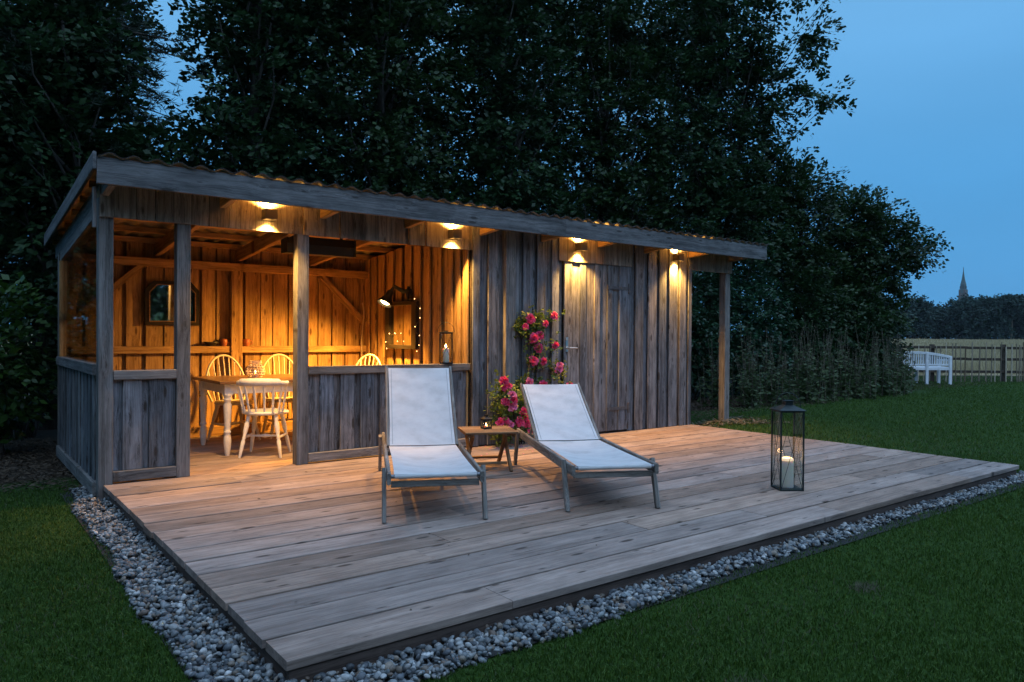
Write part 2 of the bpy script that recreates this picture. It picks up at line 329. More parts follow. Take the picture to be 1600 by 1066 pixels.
def ground():
    m, nt, p, out = newmat('ground'); L = nt.links; g = N(nt, 'ShaderNodeNewGeometry')
    n1 = noise(nt, g.outputs['Position'], .9, 5); n2 = noise(nt, g.outputs['Position'], 24, 4)
    lawn = ramp(nt, n2, [(.3, (.012, .034, .006)), (.7, (.034, .070, .012))]); soil = ramp(nt, n2, [(.3, (.016, .011, .008)), (.75, (.060, .045, .030))])
    sp = N(nt, 'ShaderNodeSeparateXYZ'); L.new(g.outputs['Position'], sp.inputs[0])
    # bare soil under the trees: behind the line y = 1.1 until the fence
    ys = math_(nt, 'ADD', math_(nt, 'SUBTRACT', sp.outputs['Y'], 1.05), math_(nt, 'MULTIPLY', math_(nt, 'SUBTRACT', n1, .5), .9)); yl = math_(nt, 'MULTIPLY', ys, 4, clamp=True)
    c = mixc(nt, yl, lawn, soil)
    # meadow beyond the fence
    dd = math_(nt, 'ADD', math_(nt, 'MULTIPLY', math_(nt, 'ADD', sp.outputs['X'], .93), .6076), math_(nt, 'MULTIPLY', math_(nt, 'ADD', sp.outputs['Y'], 6.56), .7942))
    n3 = noise(nt, mapping(nt, g.outputs['Position'], (.05, .05, .05)), 1, 6, .65)
    straw = ramp(nt, n3, [(.35, (.17, .135, .07)), (.55, (.28, .23, .13)), (.7, (.38, .32, .19))])
    c = mixc(nt, math_(nt, 'MULTIPLY', math_(nt, 'SUBTRACT', dd, 23.2), 1.5, clamp=True), c, straw)
    L.new(c, p.inputs['Base Color']); p.inputs['Roughness'].default_value = .95; p.inputs['Specular IOR Level'].default_value = .1
    b = N(nt, 'ShaderNodeBump', Strength=.6, Distance=.03); L.new(n2, b.inputs['Height']); L.new(b.outputs[0], p.inputs['Normal']); return m
M_GROUND = ground()
def roofm():
    m, nt, p, out = newmat('corrugated_fibre_sheet'); tc = N(nt, 'ShaderNodeTexCoord'); n = noise(nt, tc.outputs['Object'], 6, 5)
    c = ramp(nt, n, [(.35, (.008, .006, .006)), (.7, (.018, .014, .012))]); nt.links.new(c, p.inputs['Base Color']); p.inputs['Roughness'].default_value = .85; return m
M_ROOF = roofm()
M_UNDER = plain('sheet_underside', (.28, .25, .19), .8, 0, .2, 60, .3, 5)
M_RATTAN = plain('rattan', (.72, .58, .44), .7, 0, .3, 100)

# ------------------------------------------------------------------ terrain
def h_np(x, y):
    d = (x + .926) * .6076 + (y + 6.565) * .7942
    base = np.full_like(np.asarray(x, float), -.125)
    right = np.clip((x - 6.6) / 1.2, 0, 1); back = np.clip((y + 3.9) / 1.2, 0, 1)
    base = base + .10 * right * right * (3 - 2 * right) * (.25 + .75 * back)
    base = base + .05 * np.clip((x - 8) / 4, 0, 1) * np.clip((y + 3) / 3, 0, 1)
    base = base + 1.08 * np.clip((d - 30) / 120, 0, 1)
    base = base + .012 * np.sin(x * .9 + 1) * np.cos(y * 1.1) * np.clip((d - 5) / 6, 0, 1)
    return base
def h(x, y): return float(h_np(np.array([x], float), np.array([y], float))[0])
def axis(a, b, fine, lo, hi):
    o = list(np.arange(lo, hi, fine)); s = fine; v = hi
    while v < b: o.append(v); s *= 1.28; v += s
    o.append(b); s = fine; v = lo
    while v > a: s *= 1.28; v -= s; o.insert(0, max(v, a))
    return np.array(sorted(set(np.round(o, 4))))
gx = axis(-780, 1020, .3, -4, 24); gy = axis(-700, 1100, .3, -8, 8)
GX, GY = np.meshgrid(gx, gy, indexing='ij'); GZ = h_np(GX, GY); nx, ny = GX.shape
idx = np.arange(nx * ny).reshape(nx, ny)
fq = np.stack([idx[:-1, :-1], idx[1:, :-1], idx[1:, 1:], idx[:-1, 1:]], -1).reshape(-1, 4)
g_o = bpy.data.objects.new('ground', np_mesh('ground', np.stack([GX, GY, GZ], -1).reshape(-1, 3), fq, M_GROUND, True)); put(g_o, None, Matrix()); tag(g_o, kind='structure')

# ------------------------------------------------------------------ deck
DX0, DX1, DY = .06, 7.165, -3.93
deck = empty('wooden_deck', 3.6, -2, 0, label='wide weathered timber deck of long boards in front of the shed', cat='deck')
PW = 3.93 / 16
r2 = random.Random(3)
for i in range(16):
    yc = -PW * (i + .5) - .001
    joints = {15: [1.11, 4.01, 6.09], 14: [3.45, 5.9], 13: [2.55, 5.3]}.get(i, sorted(r2.uniform(.9, 6.6) for _ in range(r2.choice([1, 1, 2]))))
    xs = [DX0 + r2.uniform(-.006, .006)] + joints + [DX1 + (0.02 if i else -.0) + r2.uniform(-.01, .01)]
    if len(xs) == 4 and abs(xs[1] - xs[2]) < 1.2: xs.pop(1)
    for a, b in zip(xs[:-1], xs[1:]):
        dz = r2.uniform(-.0025, .0015)
        beam('plank', deck, (a + .0015, yc, -.019 + dz), (b - .0015, yc, -.019 + dz), PW - .018, .038, (0, 0, 1), W_DECK, .003)
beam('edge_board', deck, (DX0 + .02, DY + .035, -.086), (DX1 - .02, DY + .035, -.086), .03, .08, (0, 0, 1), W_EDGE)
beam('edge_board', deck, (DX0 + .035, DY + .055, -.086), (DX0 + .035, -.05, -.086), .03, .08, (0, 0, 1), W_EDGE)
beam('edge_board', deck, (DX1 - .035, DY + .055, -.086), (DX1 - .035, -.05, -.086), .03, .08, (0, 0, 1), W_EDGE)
for k in range(11):
    x = DX0 + .3 + k * .66; beam('joist', deck, (x, DY + .06, -.09), (x, -.05, -.09), .045, .085, (0, 0, 1), W_DARK)

# ------------------------------------------------------------------ shed
XR, YB = 7.15, 2.5
ZF = 2.11
def zr(y): return 2.30 - .085 * (y + .33)        # underside of the rafters
shed = empty('garden_shed', 3.6, 1.2, 0, label='long low weathered wooden shed with lean-to roof, open dining bay and closed store', cat='shed')
def part(name): return empty(name, 3.6, 1.2, 0, parent=shed)
floor = part('floor')
for i in range(11):
    y0 = .004 + i * .225
    for a, b in ((.06, 1.9 + .2 * (i % 3)), (1.9 + .2 * (i % 3), 3.5)):
        beam('plank', floor, (a, y0 + .112, -.024), (b - .003, y0 + .112, -.024), .218, .045, (0, 0, 1), W_DECK, .003)
# posts (front row) and rear corner
for x, y, w, top in ((.072, .055, .105, 2.262), (.648, .055, .108, 2.262), (1.678, .055, .11, 2.262), (4.013, -.044, .135, 2.38), (8.0, .055, .115, 2.262), (.07, 2.58, .11, 2.03), (7.9, 2.55, .11, 2.03)):
    hb = -.11 if (x > 7.5 or x < .6) else 0
    th = .105 if x != 4.013 else .08
    beam('post', shed, (x, y, hb), (x, y, top), w, th, (0, -1, 0), W_POST, .004)
# half walls with rails and board-on-board cladding
hw1 = part('half_wall')
beam('rail', hw1, (.127, .045, .862), (.592, .045, .862), .095, .075, (0, 0, 1), W_POST)
beam('rail', hw1, (.127, .035, .055), (.592, .035, .055), .075, .085, (0, 0, 1), W_POST)
for a, b, f in ((.125, .205, 0), (.194, .332, 1), (.32, .40, 0), (.388, .536, 1), (.525, .592, 0)):
    y = .030 if f else .054
    beam('board', hw1, ((a + b) / 2, y, .10), ((a + b) / 2, y, .823), b - a, .02, (0, -1, 0), W_GREY, .003)
hw2 = part('half_wall')
beam('rail', hw2, (1.735, .045, .862), (3.535, .045, .862), .095, .075, (0, 0, 1), W_POST)
beam('rail', hw2, (1.735, .035, .055), (3.535, .035, .055), .075, .085, (0, 0, 1), W_POST)
x = 1.735; k = 0
while x < 3.5:
    w = .15; a, b = x + .115, min(x + .115 + w * .95, 3.53)
    beam('board', hw2, (x + .055, .054, .10), (x + .055, .054, .823), .15, .02, (0, -1, 0), W_GREY, .003)
    if b - a > .04: beam('board', hw2, ((a + b) / 2, .030, .10), ((a + b) / 2, .030, .823), b - a, .02, (0, -1, 0), W_GREY, .003)
    x += .2085; k += 1
# left side wall: lower cladding, rail, glass
sw = part('side_wall')
beam('rail', sw, (.03, .11, .905), (.03, 2.53, .905), .075, .085, (0, 0, 1), W_POST)
beam('rail', sw, (.03, .11, -.045), (.03, 2.53, -.045), .075, .11, (0, 0, 1), W_POST)
y = .11
while y < 2.5:
    beam('board', sw, (.052, y + .05, .012), (.052, y + .05, .86), .14, .02, (-1, 0, 0), W_GREY, .003)
    if y + .2 < 2.53: beam('board', sw, (.028, y + .15, .012), (.028, y + .15, .86), .12, .02, (-1, 0, 0), W_GREY, .003)
    y += .2
beam('top_plate', sw, (.07, .11, 2.20), (.07, 2.53, 2.00), .09, .10, (0, 0, 1), W_POST)
beam('window_post', sw, (.04, 2.44, .95), (.04, 2.44, 1.95), .05, .06, (-1, 0, 0), W_IN)
MB().box((.045, 1.26, 1.55), (.006, 2.32, 1.2)).build('window_pane', M_WINGLASS, sw)
beam('brace', sw, (.10, 2.40, 1.35), (.10, 1.75, 1.99), .05, .08, (1, 0, 0), W_IN)
# rear wall
bw = part('back_wall')
xs = [(.06, .145), (.13, .45)]
x = .06; k = 0
r3 = random.Random(12)
while x < 3.5:
    w = r3.uniform(.14, .19)
    beam('board', bw, (x + w / 2, 2.505, -.06), (x + w / 2, 2.505, 2.24), w, .02, (0, -1, 0), W_IN, .002)
    beam('board', bw, (x + w + .02, 2.56, -.06), (x + w + .02, 2.56, 2.235), .14, .02, (0, -1, 0), W_IN, .002)
    x += w + r3.choice([.012, .018, .03, .045])
beam('top_beam', bw, (.12, 2.44, 1.99), (3.52, 2.44, 1.99), .10, .09, (0, 0, 1), W_IN)
beam('shelf_rail', bw, (.12, 2.46, 1.012), (1.755, 2.46, 1.012), .07, .08, (0, 0, 1), W_IN)
beam('shelf_rail', bw, (1.885, 2.46, 1.012), (3.52, 2.46, 1.012), .07, .08, (0, 0, 1), W_IN)
beam('sole_plate', bw, (.12, 2.44, .06), (3.52, 2.44, .06), .10, .115, (0, 0, 1), W_IN)
beam('stud', bw, (1.82, 2.45, .12), (1.82, 2.45, 1.945), .13, .085, (0, -1, 0), W_IN)
beam('brace', bw, (2.86, 2.44, 1.96), (3.49, 2.44, 1.36), .07, .05, (0, -1, 0), W_IN)
beam('brace', bw, (.80, 2.44, 1.96), (.22, 2.44, 1.42), .07, .05, (0, -1, 0), W_IN)
# partition with inner face in pine
pw = part('partition_wall')
y = 2.50
ed = [2.477, 2.281, 2.092, 1.848, 1.614, 1.388, 1.172, .946, .73, .475, .261, .129]
for j in range(0, len(ed) - 1):
    a, b = ed[j + 1], ed[j]
    w = (b - a) * .62
    beam('board', pw, (3.522, b - w / 2, 0), (3.522, b - w / 2, zr(b) + .13), w, .022, (-1, 0, 0), W_IN, .003)
    beam('board', pw, (3.562, a + .045, 0), (3.562, a + .045, zr(a) + .13), .16, .02, (-1, 0, 0), W_IN, .003)
beam('board', pw, (3.522, .075, 0), (3.522, .075, 2.26), .09, .022, (-1, 0, 0), W_IN, .003)
# store room: front cladding
fw = part('front_wall')
edges = [(3.538, 3.623, 1), (3.70, 3.746, 0), (3.746, 3.883, 1), (3.883, 3.95, 0), (4.078, 4.225, 0), (4.216, 4.32, 1), (4.31, 4.42, 0), (4.325, 4.44, 0), (4.54, 4.655, 1), (4.65, 4.76, 0), (4.75, 4.825, 1)]
def cover(a, b, f, z0, z1, parent=None, m=None):
    y = -.030 if f == 1 else .003
    return beam('board', parent or fw, ((a + b) / 2, y, z0), ((a + b) / 2, y, z1), b - a, .021, (0, -1, 0), m or W_GREY, .003)
for a, b, f in [(3.538, 3.625, 1), (3.60, 3.75, 0), (3.74, 3.885, 1), (3.87, 3.95, 0), (4.07, 4.20, 0), (4.185, 4.32, 0), (4.218, 4.325, 1), (4.32, 4.43, 0), (4.42, 4.548, 1), (4.54, 4.66, 0), (4.645, 4.752, 1), (4.74, 4.826, 0)]:
    cover(a, b, f, .012, 2.38)
for a, b, f in [(5.935, 6.05, 0), (6.042, 6.19, 1), (6.18, 6.29, 0), (6.284, 6.44, 1), (6.43, 6.50, 0), (6.492, 6.63, 1), (6.62, 6.70, 0), (6.69, 6.845, 1), (6.835, 6.91, 0), (6.902, 7.03, 1), (7.02, 7.10, 0), (7.082, 7.15, 1)]:
    cover(a, b, f, -.09 if a > 7.0 else .006, 2.38)
MB().box((5.33, .03, 1.12), (3.55, .025, 2.3)).build('sheathing', W_DARK, fw)
beam('end_board', fw, (7.14, .35, -.1), (7.14, .35, 2.33), .7, .02, (1, 0, 0), W_GREY)
# store side and rear faces
ow = part('rear_store_wall')
for k in range(18):
    x = 3.66 + k * .2; beam('board', ow, (x, 2.52, -.09), (x, 2.52, 2.12), .19, .02, (0, 1, 0), W_GREY, .003)
for k in range(12):
    y = .8 + k * .16; beam('board', ow, (7.14, y, -.09), (7.14, y, zr(y) + .05), .15, .02, (1, 0, 0), W_GREY, .003)
# door
door = part('door')
DZ0, DZ1 = .03, 2.07
def dbeam(a, b, f):
    y = -.036 if f else -.022
    return beam('board', door, ((a + b) / 2, y, DZ0), ((a + b) / 2, y, 2.075 if f else 2.105), b - a, .021, (0, -1, 0), W_GREY, .003)
for a, b, f in [(4.832, 4.952, 1), (4.94, 5.10, 0), (5.085, 5.18, 1), (5.17, 5.33, 0), (5.318, 5.41, 1), (5.40, 5.55, 0), (5.538, 5.625, 1), (5.615, 5.76, 0), (5.745, 5.925, 1)]:
    dbeam(a, b, f)
hd = MB().box((4.868, -.052, 1.10), (.035, .007, .17)); hd.lathe([(.010, 0), (.010, .05)], 10, T(4.868, -.052, 1.06) @ RX(R(90)))
hd.tube([(4.868, -.10, 1.06), (4.90, -.103, 1.06), (4.99, -.10, 1.058)], [.010, .010, .009], 8); hd.lathe([(.008, 0), (.008, .01)], 8, T(4.868, -.055, 1.155) @ RX(R(90)))
hd.build('handle', M_STEEL, door)
for z in (1.80, .30):
    MB().box((5.72, -.05, z), (.36, .006, .04)).box((5.915, -.052, z), (.03, .014, .13)).build('hinge', M_HINGE, door)
# frieze under the eaves
fz = part('frieze')
def fboard(a, b, f=1, z1=2.375):
    y = -.012 if f else .010
    beam('board', fz, ((a + b) / 2, y, ZF - (.0 if f else -.004)), ((a + b) / 2, y, z1), b - a - .002, .02, (0, -1, 0), W_FR, .003)
W_FR = wood('frieze_board_wood', (.30, .26, .21), (.11, .09, .07), (.05, .035, .022), (1.05, 1, .95), (.88, .92, .95), bump=.5, stain=.4, spread=.45)
seams = [.02, .125, .28, .42, .56, .70, .84, .935, 1.007, 1.103, 1.234, 1.368, 1.451, 1.591, 1.672, 1.807, 1.892, 2.032, 2.16, 2.29, 2.43, 2.57, 2.705, 2.773, 2.902, 2.972, 3.16, 3.29, 3.40, 3.496, 3.60]
for k, (a, b) in enumerate(zip(seams[:-1], seams[1:])): fboard(a, b, 0 if k in (13, 16, 22, 24) else 1)
seams = [4.73, 4.86, 4.95, 5.08, 5.21, 5.33, 5.45, 5.58, 5.71, 5.84, 5.96]
for a, b in zip(seams[:-1], seams[1:]):
    beam('board', fz, ((a + b) / 2, -.052, 2.078), ((a + b) / 2, -.052, 2.375), b - a - .002, .02, (0, -1, 0), W_FR, .003)
seams = [7.152, 7.25, 7.36, 7.46, 7.57, 7.68, 7.78, 7.89, 7.98, 8.07]
for a, b in zip(seams[:-1], seams[1:]): fboard(a, b, 1)
beam('corner_batten', fz, (-.015, -.02, 2.02), (-.015, -.02, 2.33), .05, .024, (-1, 0, 0), W_POST)
beam('header_beam', fz, (.02, .055, 2.29), (3.54, .055, 2.29), .09, .055, (0, 0, 1), W_IN)
beam('header_beam', fz, (7.16, .055, 2.29), (8.06, .055, 2.29), .09, .055, (0, 0, 1), W_POST)
# roof
roof = part('roof')
RY0, RY1 = -.33, 3.02
for x in (.06, .955, 1.855, 2.755, 3.645, 4.50, 5.375, 6.24, 7.11, 8.0):
    beam('rafter', roof, (x, RY0 + .005, zr(RY0) + .07), (x, RY1, zr(RY1) + .07), .055, .14, (0, 0, 1), W_IN if .5 < x < 8 else W_POST)
for y in (-.20, .33, .86, 1.39, 1.92, 2.45, 2.93):
    beam('purlin', roof, (.0, y, zr(y) + .169), (8.36, y, zr(y) + .169), .075, .055, (0, 0, 1), W_IN)
beam('fascia_board', roof, (-.045, -.348, 2.405), (4.565, -.348, 2.405), .20, .03, (0, -1, 0), W_FASCIA)
beam('fascia_board', roof, (4.568, -.348, 2.405), (8.40, -.348, 2.405), .20, .03, (0, -1, 0), W_FASCIA)
beam('verge_board', roof, (-.06, -.36, 2.475), (-.06, 3.06, 2.475 - .085 * 3.42 + .03), .13, .024, (-1, 0, 0), W_FASCIA)
beam('verge_board', roof, (8.425, -.33, 2.465), (8.425, 3.06, 2.20), .12, .024, (1, 0, 0), W_FASCIA)
PIT = .1615
def sheet(x0, x1, dz):
    per = 10; n = int(round((x1 - x0) / PIT * per)); xs_ = [x0 + (x1 - x0) * i / n for i in range(n + 1)]
    v = []; ysr = (-.385, .8, 2.0, 3.08)
    for t in (0, -.007):
        for y_ in ysr:
            for x_ in xs_: v.append((x_, y_, zr(y_) +   .178 + .042 + dz + t + .015 * math.sin(2 * math.pi * x_ / PIT)))
    m = n + 1; f = []
    for L_ in (0, 1):
        for j in range(3):
            for i in range(n):
                q = (L_ * 4 * m + j * m + i, L_ * 4 * m + j * m + i + 1, L_ * 4 * m + (j + 1) * m + i + 1, L_ * 4 * m + (j + 1) * m + i); f.append(q if L_ == 0 else q[::-1])
    for i in range(n): f.append((4 * m + i, 4 * m + i + 1, i + 1, i)); f.append((3 * m + i, 3 * m + i + 1, 7 * m + i + 1, 7 * m + i))
    mb = MB(); mb.add(v, f, True); mb.mi = [1 if L_ == 1 else 0 for L_ in (0, 1) for _ in range(3 * n)] + [0] * (2 * n); return mb.build('roof_sheet', [M_ROOF, M_UNDER], roof)
for k in range(9):
    a = -.04 + k * .93; sheet(a, min(a + 1.02, 8.42), .004 * (k % 2))

# ------------------------------------------------------------------ wall lamps (lit)
def spot(name, parent, loc, direction, watts, size, blend, radius, color=WARM):
    d = bpy.data.lights.new(name, 'SPOT'); d.energy = watts; d.color = color; d.spot_size = R(size); d.spot_blend = blend; d.shadow_soft_size = radius
    o = bpy.data.objects.new(name, d); v = Vector(direction).normalized(); q = v.to_track_quat('-Z', 'Y').to_matrix().to_4x4(); q.translation = Vector(loc); return put(o, parent, q)
def wall_lamp(x, y, label):
    w = empty('wall_lamp', x, y, 2.25, label=label, cat='wall lamp', group='cube up-and-down lamps under the eaves')
    z0, z1, s, t = 2.205, 2.295, .05, .006; yc = y - .062
    m = MB()
    m.box((x - s, yc, 2.25), (t, .10, .09)); m.box((x + s, yc, 2.25), (t, .10, .09)); m.box((x, yc - .05, 2.25), (.1, t, .09)); m.box((x, yc + .05, 2.25), (.1, t, .09)); m.box((x, yc, 2.25), (.1, .1, .012))
    m.box((x, y - .004, 2.25), (.06, .008, .06))
    m.build('housing', M_BOX, w)
    MB().lathe([(.034, 0), (.034, .006)], 16, T(x, yc, 2.222)).lathe([(.034, 0), (.034, .006)], 16, T(x, yc, 2.274)).build('diffuser', M_LED, w)
    spot('lamp_light', w, (x, yc, 2.215), (0, .02, -1), LAMP_W, 112, .8, .018); spot('lamp_light', w, (x, yc, 2.286), (0, 0, 1), LAMP_UP_W, 150, .7, .02)
    return w
wall_lamp(1.335, -.022, 'cube wall lamp over the open entry to the dining bay')
wall_lamp(3.275, -.022, 'cube wall lamp above the sill lantern')
wall_lamp(5.02, -.062, 'cube wall lamp above the store door handle')
wall_lamp(6.79, -.041, 'cube wall lamp near the right end of the shed wall')

# ------------------------------------------------------------------ interior things
# back mirror with clipped top corners
bm_ = empty('wall_mirror', 1.11, 2.45, 1.53, label='wide dark-framed mirror with clipped top corners on the back wall', cat='mirror')
def octo(x0, x1, z0, z1, c): return [(x0, z0), (x1, z0), (x1, z1 - c), (x1 - c * .9, z1), (x0 + c * .9, z1), (x0, z1 - c)]
def ringframe(outer, inner, y0, y1, mat, parent, name='frame'):
    n = len(outer); v = [(a, y0, b) for a, b in outer] + [(a, y0, b) for a, b in inner] + [(a, y1, b) for a, b in outer] + [(a, y1, b) for a, b in inner]; f = []
    for i in range(n):
        j = (i + 1) % n; f += [(i, j, n + j, n + i), (2 * n + i, 3 * n + i, 3 * n + j, 2 * n + j), (i, 2 * n + i, 2 * n + j, j), (n + i, n + j, 3 * n + j, 3 * n + i)]
    return MB().add(v, f).build(name, mat, parent)
ringframe(octo(.83, 1.40, 1.29, 1.79, .10), octo(.875, 1.355, 1.335, 1.745, .085), 2.44, 2.49, W_BLACK, bm_)
ringframe(octo(.868, 1.362, 1.328, 1.752, .09), octo(.878, 1.352, 1.338, 1.742, .085), 2.43, 2.44, W_TEAK2, bm_, 'inner_frame')
mo = octo(.87, 1.36, 1.33, 1.75, .085); MB().add([(a, 2.478 - (b - 1.33) * .030, b) for a, b in mo], [tuple(range(6))]).build('mirror_glass', M_MIRROR, bm_)
# mirror on the partition
pm = empty('wall_mirror', 3.48, 1.4, 1.3, label='rectangular mirror in thick dark frame hung with fairy lights on the partition', cat='mirror')
for a, b, c_, d in ((1.02, 1.13, 1.03, 1.60), (1.68, 1.785, 1.03, 1.60)):
    beam('frame_side', pm, (3.475, (a + b) / 2, c_), (3.475, (a + b) / 2, d), b - a, .05, (-1, 0, 0), W_BLACK)
beam('frame_side', pm, (3.475, 1.13, 1.583), (3.475, 1.68, 1.583), .05, .05, (-1, 0, 0), W_BLACK)
beam('frame_side', pm, (3.475, 1.13, 1.053), (3.475, 1.68, 1.053), .05, .05, (-1, 0, 0), W_BLACK)
MB().box((3.487, 1.405, 1.318), (.004, .55, .50)).build('mirror_glass', M_MIRROR, pm)
fl = empty('fairy_lights', 3.45, 1.3, 1.2, label='string of tiny warm fairy lights draped round the partition mirror', cat='fairy lights')
FB = [(1.513, 1.219), (1.652, 1.214), (1.745, 1.11), (1.72, 1.028)]
FB2 = [(1.034, 1.625), (.908, 1.508), (.907, 1.398), (1.02, 1.297), (.915, 1.194), (.924, 1.081), (.975, 1.01)]
for S in (FB2, FB):
    pts = []
    for (a, b), (c_, d) in zip(S[:-1], S[1:]):
        for k in range(5): t = k / 5; pts.append((3.447 + .008 * math.sin(9 * t), a + (c_ - a) * t + .02 * math.sin(3.14 * t), b + (d - b) * t - .018 * math.sin(3.14 * t)))
    pts.append((3.447, *S[-1])); MB().tube(pts, .0017, 5).build('cord', M_WIREC, fl)
for a, b in FB + FB2 + [(1.443, 1.121)]:
    MB().lathe([(.001, -.006), (.0038, -.003), (.004, .002), (.001, .006)], 8, T(3.442, a, b)).build('bulb', M_BULB, fl)
# cone lamp on the partition
cl = empty('cone_lamp', 3.5, 1.26, 1.68, label='black cone spotlight on a wall arm shining down beside the mirror', cat='wall lamp')
mouth = Vector((3.20, 1.33, 1.565)); ax = Vector((.52, .07, .85)).normalized()      # from mouth back towards the arm
fr = frame(ax, (0, 1, 0)) @ RY(R(90)); Mc = fr.copy(); Mc.translation = mouth
MB().lathe([(.088, 0), (.090, .004), (.075, .045), (.055, .085), (.042, .12), (.040, .17), (.034, .185), (.0, .187)], 24, Mc, caps=False).lathe([(.086, .002), (.072, .045), (.052, .085), (.0, .09)], 24, Mc, caps=False).build('shade', M_BLACK, cl)
be = mouth + ax * .18
MB().tube([be, be + Vector((.05, 0, .06)), Vector((3.43, 1.27, 1.72)), Vector((3.50, 1.26, 1.73))], [.024, .026, .026, .026], 10).lathe([(.06, 0), (.058, .012), (.02, .02)], 20, T(3.51, 1.26, 1.70) @ RY(R(-90))).tube([(3.49, 1.26, 1.78), (3.47, 1.26, 1.70), (3.49, 1.26, 1.60)], [.02, .018, .014], 8).build('arm', M_BLACK, cl)
MB().lathe([(.001, .012), (.045, .016), (.058, .03), (.05, .05), (.001, .07)], 16, Mc).build('bulb', M_LED2, cl)
spot('lamp_light', cl, mouth - ax * .004, (-.40, .14, -.86), CONE_W, 150, .9, .035, (1, .45, .07))
# heater
ht = empty('patio_heater', 2.26, .95, 2.13, label='long black heater bar hung under the rafters of the dining bay', cat='heater')
prof = [(-.07, -.095), (.07, -.095), (.09, .0), (.055, .085), (-.055, .085), (-.09, .0)]
hb = MB(); n = 6; v = [(1.86, .95 + a, 2.135 + b) for a, b in prof] + [(2.60, .95 + a, 2.135 + b) for a, b in prof]
hb.add(v, [(i, i + 6, (i + 1) % 6 + 6, (i + 1) % 6) for i in range(6)] + [tuple(range(6)), tuple(range(11, 5, -1))]); hb.build('housing', M_BLACK, ht)
for x in (2.05, 2.48): MB().box((x, .95, 2.24), (.03, .02, .10)).build('bracket', M_BLACK, ht)
for x in (1.853, 2.607): MB().box((x, .95, 2.13), (.012, .18, .18)).build('end_cap', M_BLACK, ht)
# cable in the corner
tag(MB().tube([(3.44, 2.40, 1.62), (3.46, 2.39, 1.50), (3.45, 2.41, 1.3), (3.43, 2.40, 1.12), (3.44, 2.41, .95), (3.42, 2.40, .7)], .009, 7).build('cable', M_CABLE), 'pale electric cable hanging down the rear corner of the dining bay', 'cable')
# mugs and bowl
def mug(x, label):
    m = MB().lathe([(.030, 0), (.040, .03), (.042, .06), (.036, .085), (.033, .085), (.036, .06), (.034, .01), (0, .01)], 18, T(x, 2.455, 1.053), caps=False).tube([(x + .04, 2.44, 1.12), (x + .065, 2.435, 1.11), (x + .06, 2.435, 1.08), (x + .04, 2.44, 1.075)], .006, 6)
    return tag(m.build('mug', M_TERRA), label, 'mug', 'terracotta mugs on the back shelf rail')
mug(1.68, 'small terracotta mug on the shelf rail just left of the stud'); mug(1.945, 'small terracotta mug on the shelf rail just right of the stud')
tag(MB().lathe([(.03, 0), (.07, .03), (.085, .05), (.078, .05), (.03, .01), (0, .01)], 18, T(1.54, 2.455, 1.053), caps=False).build('bowl', M_DARKPOT), 'shallow dark bowl on the shelf rail beside the mug', 'bowl')

# dining table
tb = empty('dining_table', 2.02, 1.32, 0, label='white farmhouse dining table with turned legs and brown wooden top', cat='table')
TX0, TX1, TY0, TY1 = 1.17, 2.86, .80, 1.86
for k in range(5):
    w = (TY1 - TY0) / 5; beam('top_board', tb, (TX0, TY0 + w * (k + .5), .722), (TX1, TY0 + w * (k + .5), .722), w - .0015, .028, (0, 0, 1), W_TABLE, .005)
i0 = .11
beam('apron', tb, (TX0 + i0, TY0 + .10, .655), (TX1 - i0, TY0 + .10, .655), .022, .10, (0, 0, 1), M_WHITE); beam('apron', tb, (TX0 + i0, TY1 - .10, .655), (TX1 - i0, TY1 - .10, .655), .022, .10, (0, 0, 1), M_WHITE)
beam('apron', tb, (TX0 + .10, TY0 + i0, .655), (TX0 + .10, TY1 - i0, .655), .022, .10, (0, 0, 1), M_WHITE); beam('apron', tb, (TX1 - .10, TY0 + i0, .655), (TX1 - .10, TY1 - i0, .655), .022, .10, (0, 0, 1), M_WHITE)
lp = [(.020, 0), (.026, .03), (.034, .10), (.037, .15), (.032, .19), (.026, .215), (.034, .225), (.034, .24), (.026, .25), (.028, .27), (.036, .42), (.039, .50), (.028, .535), (.038, .545), (.038, .56), (.028, .57), (.042, .585), (.042, .60)]
lm_ = MB().lathe(lp, 18).box((0, 0, .655), (.078, .078, .11)).mesh('leg', M_WHITE)
for x in (TX0 + .10, TX1 - .10):
    for y in (TY0 + .10, TY1 - .10): put(bpy.data.objects.new('leg', lm_), tb, T(x, y, 0))
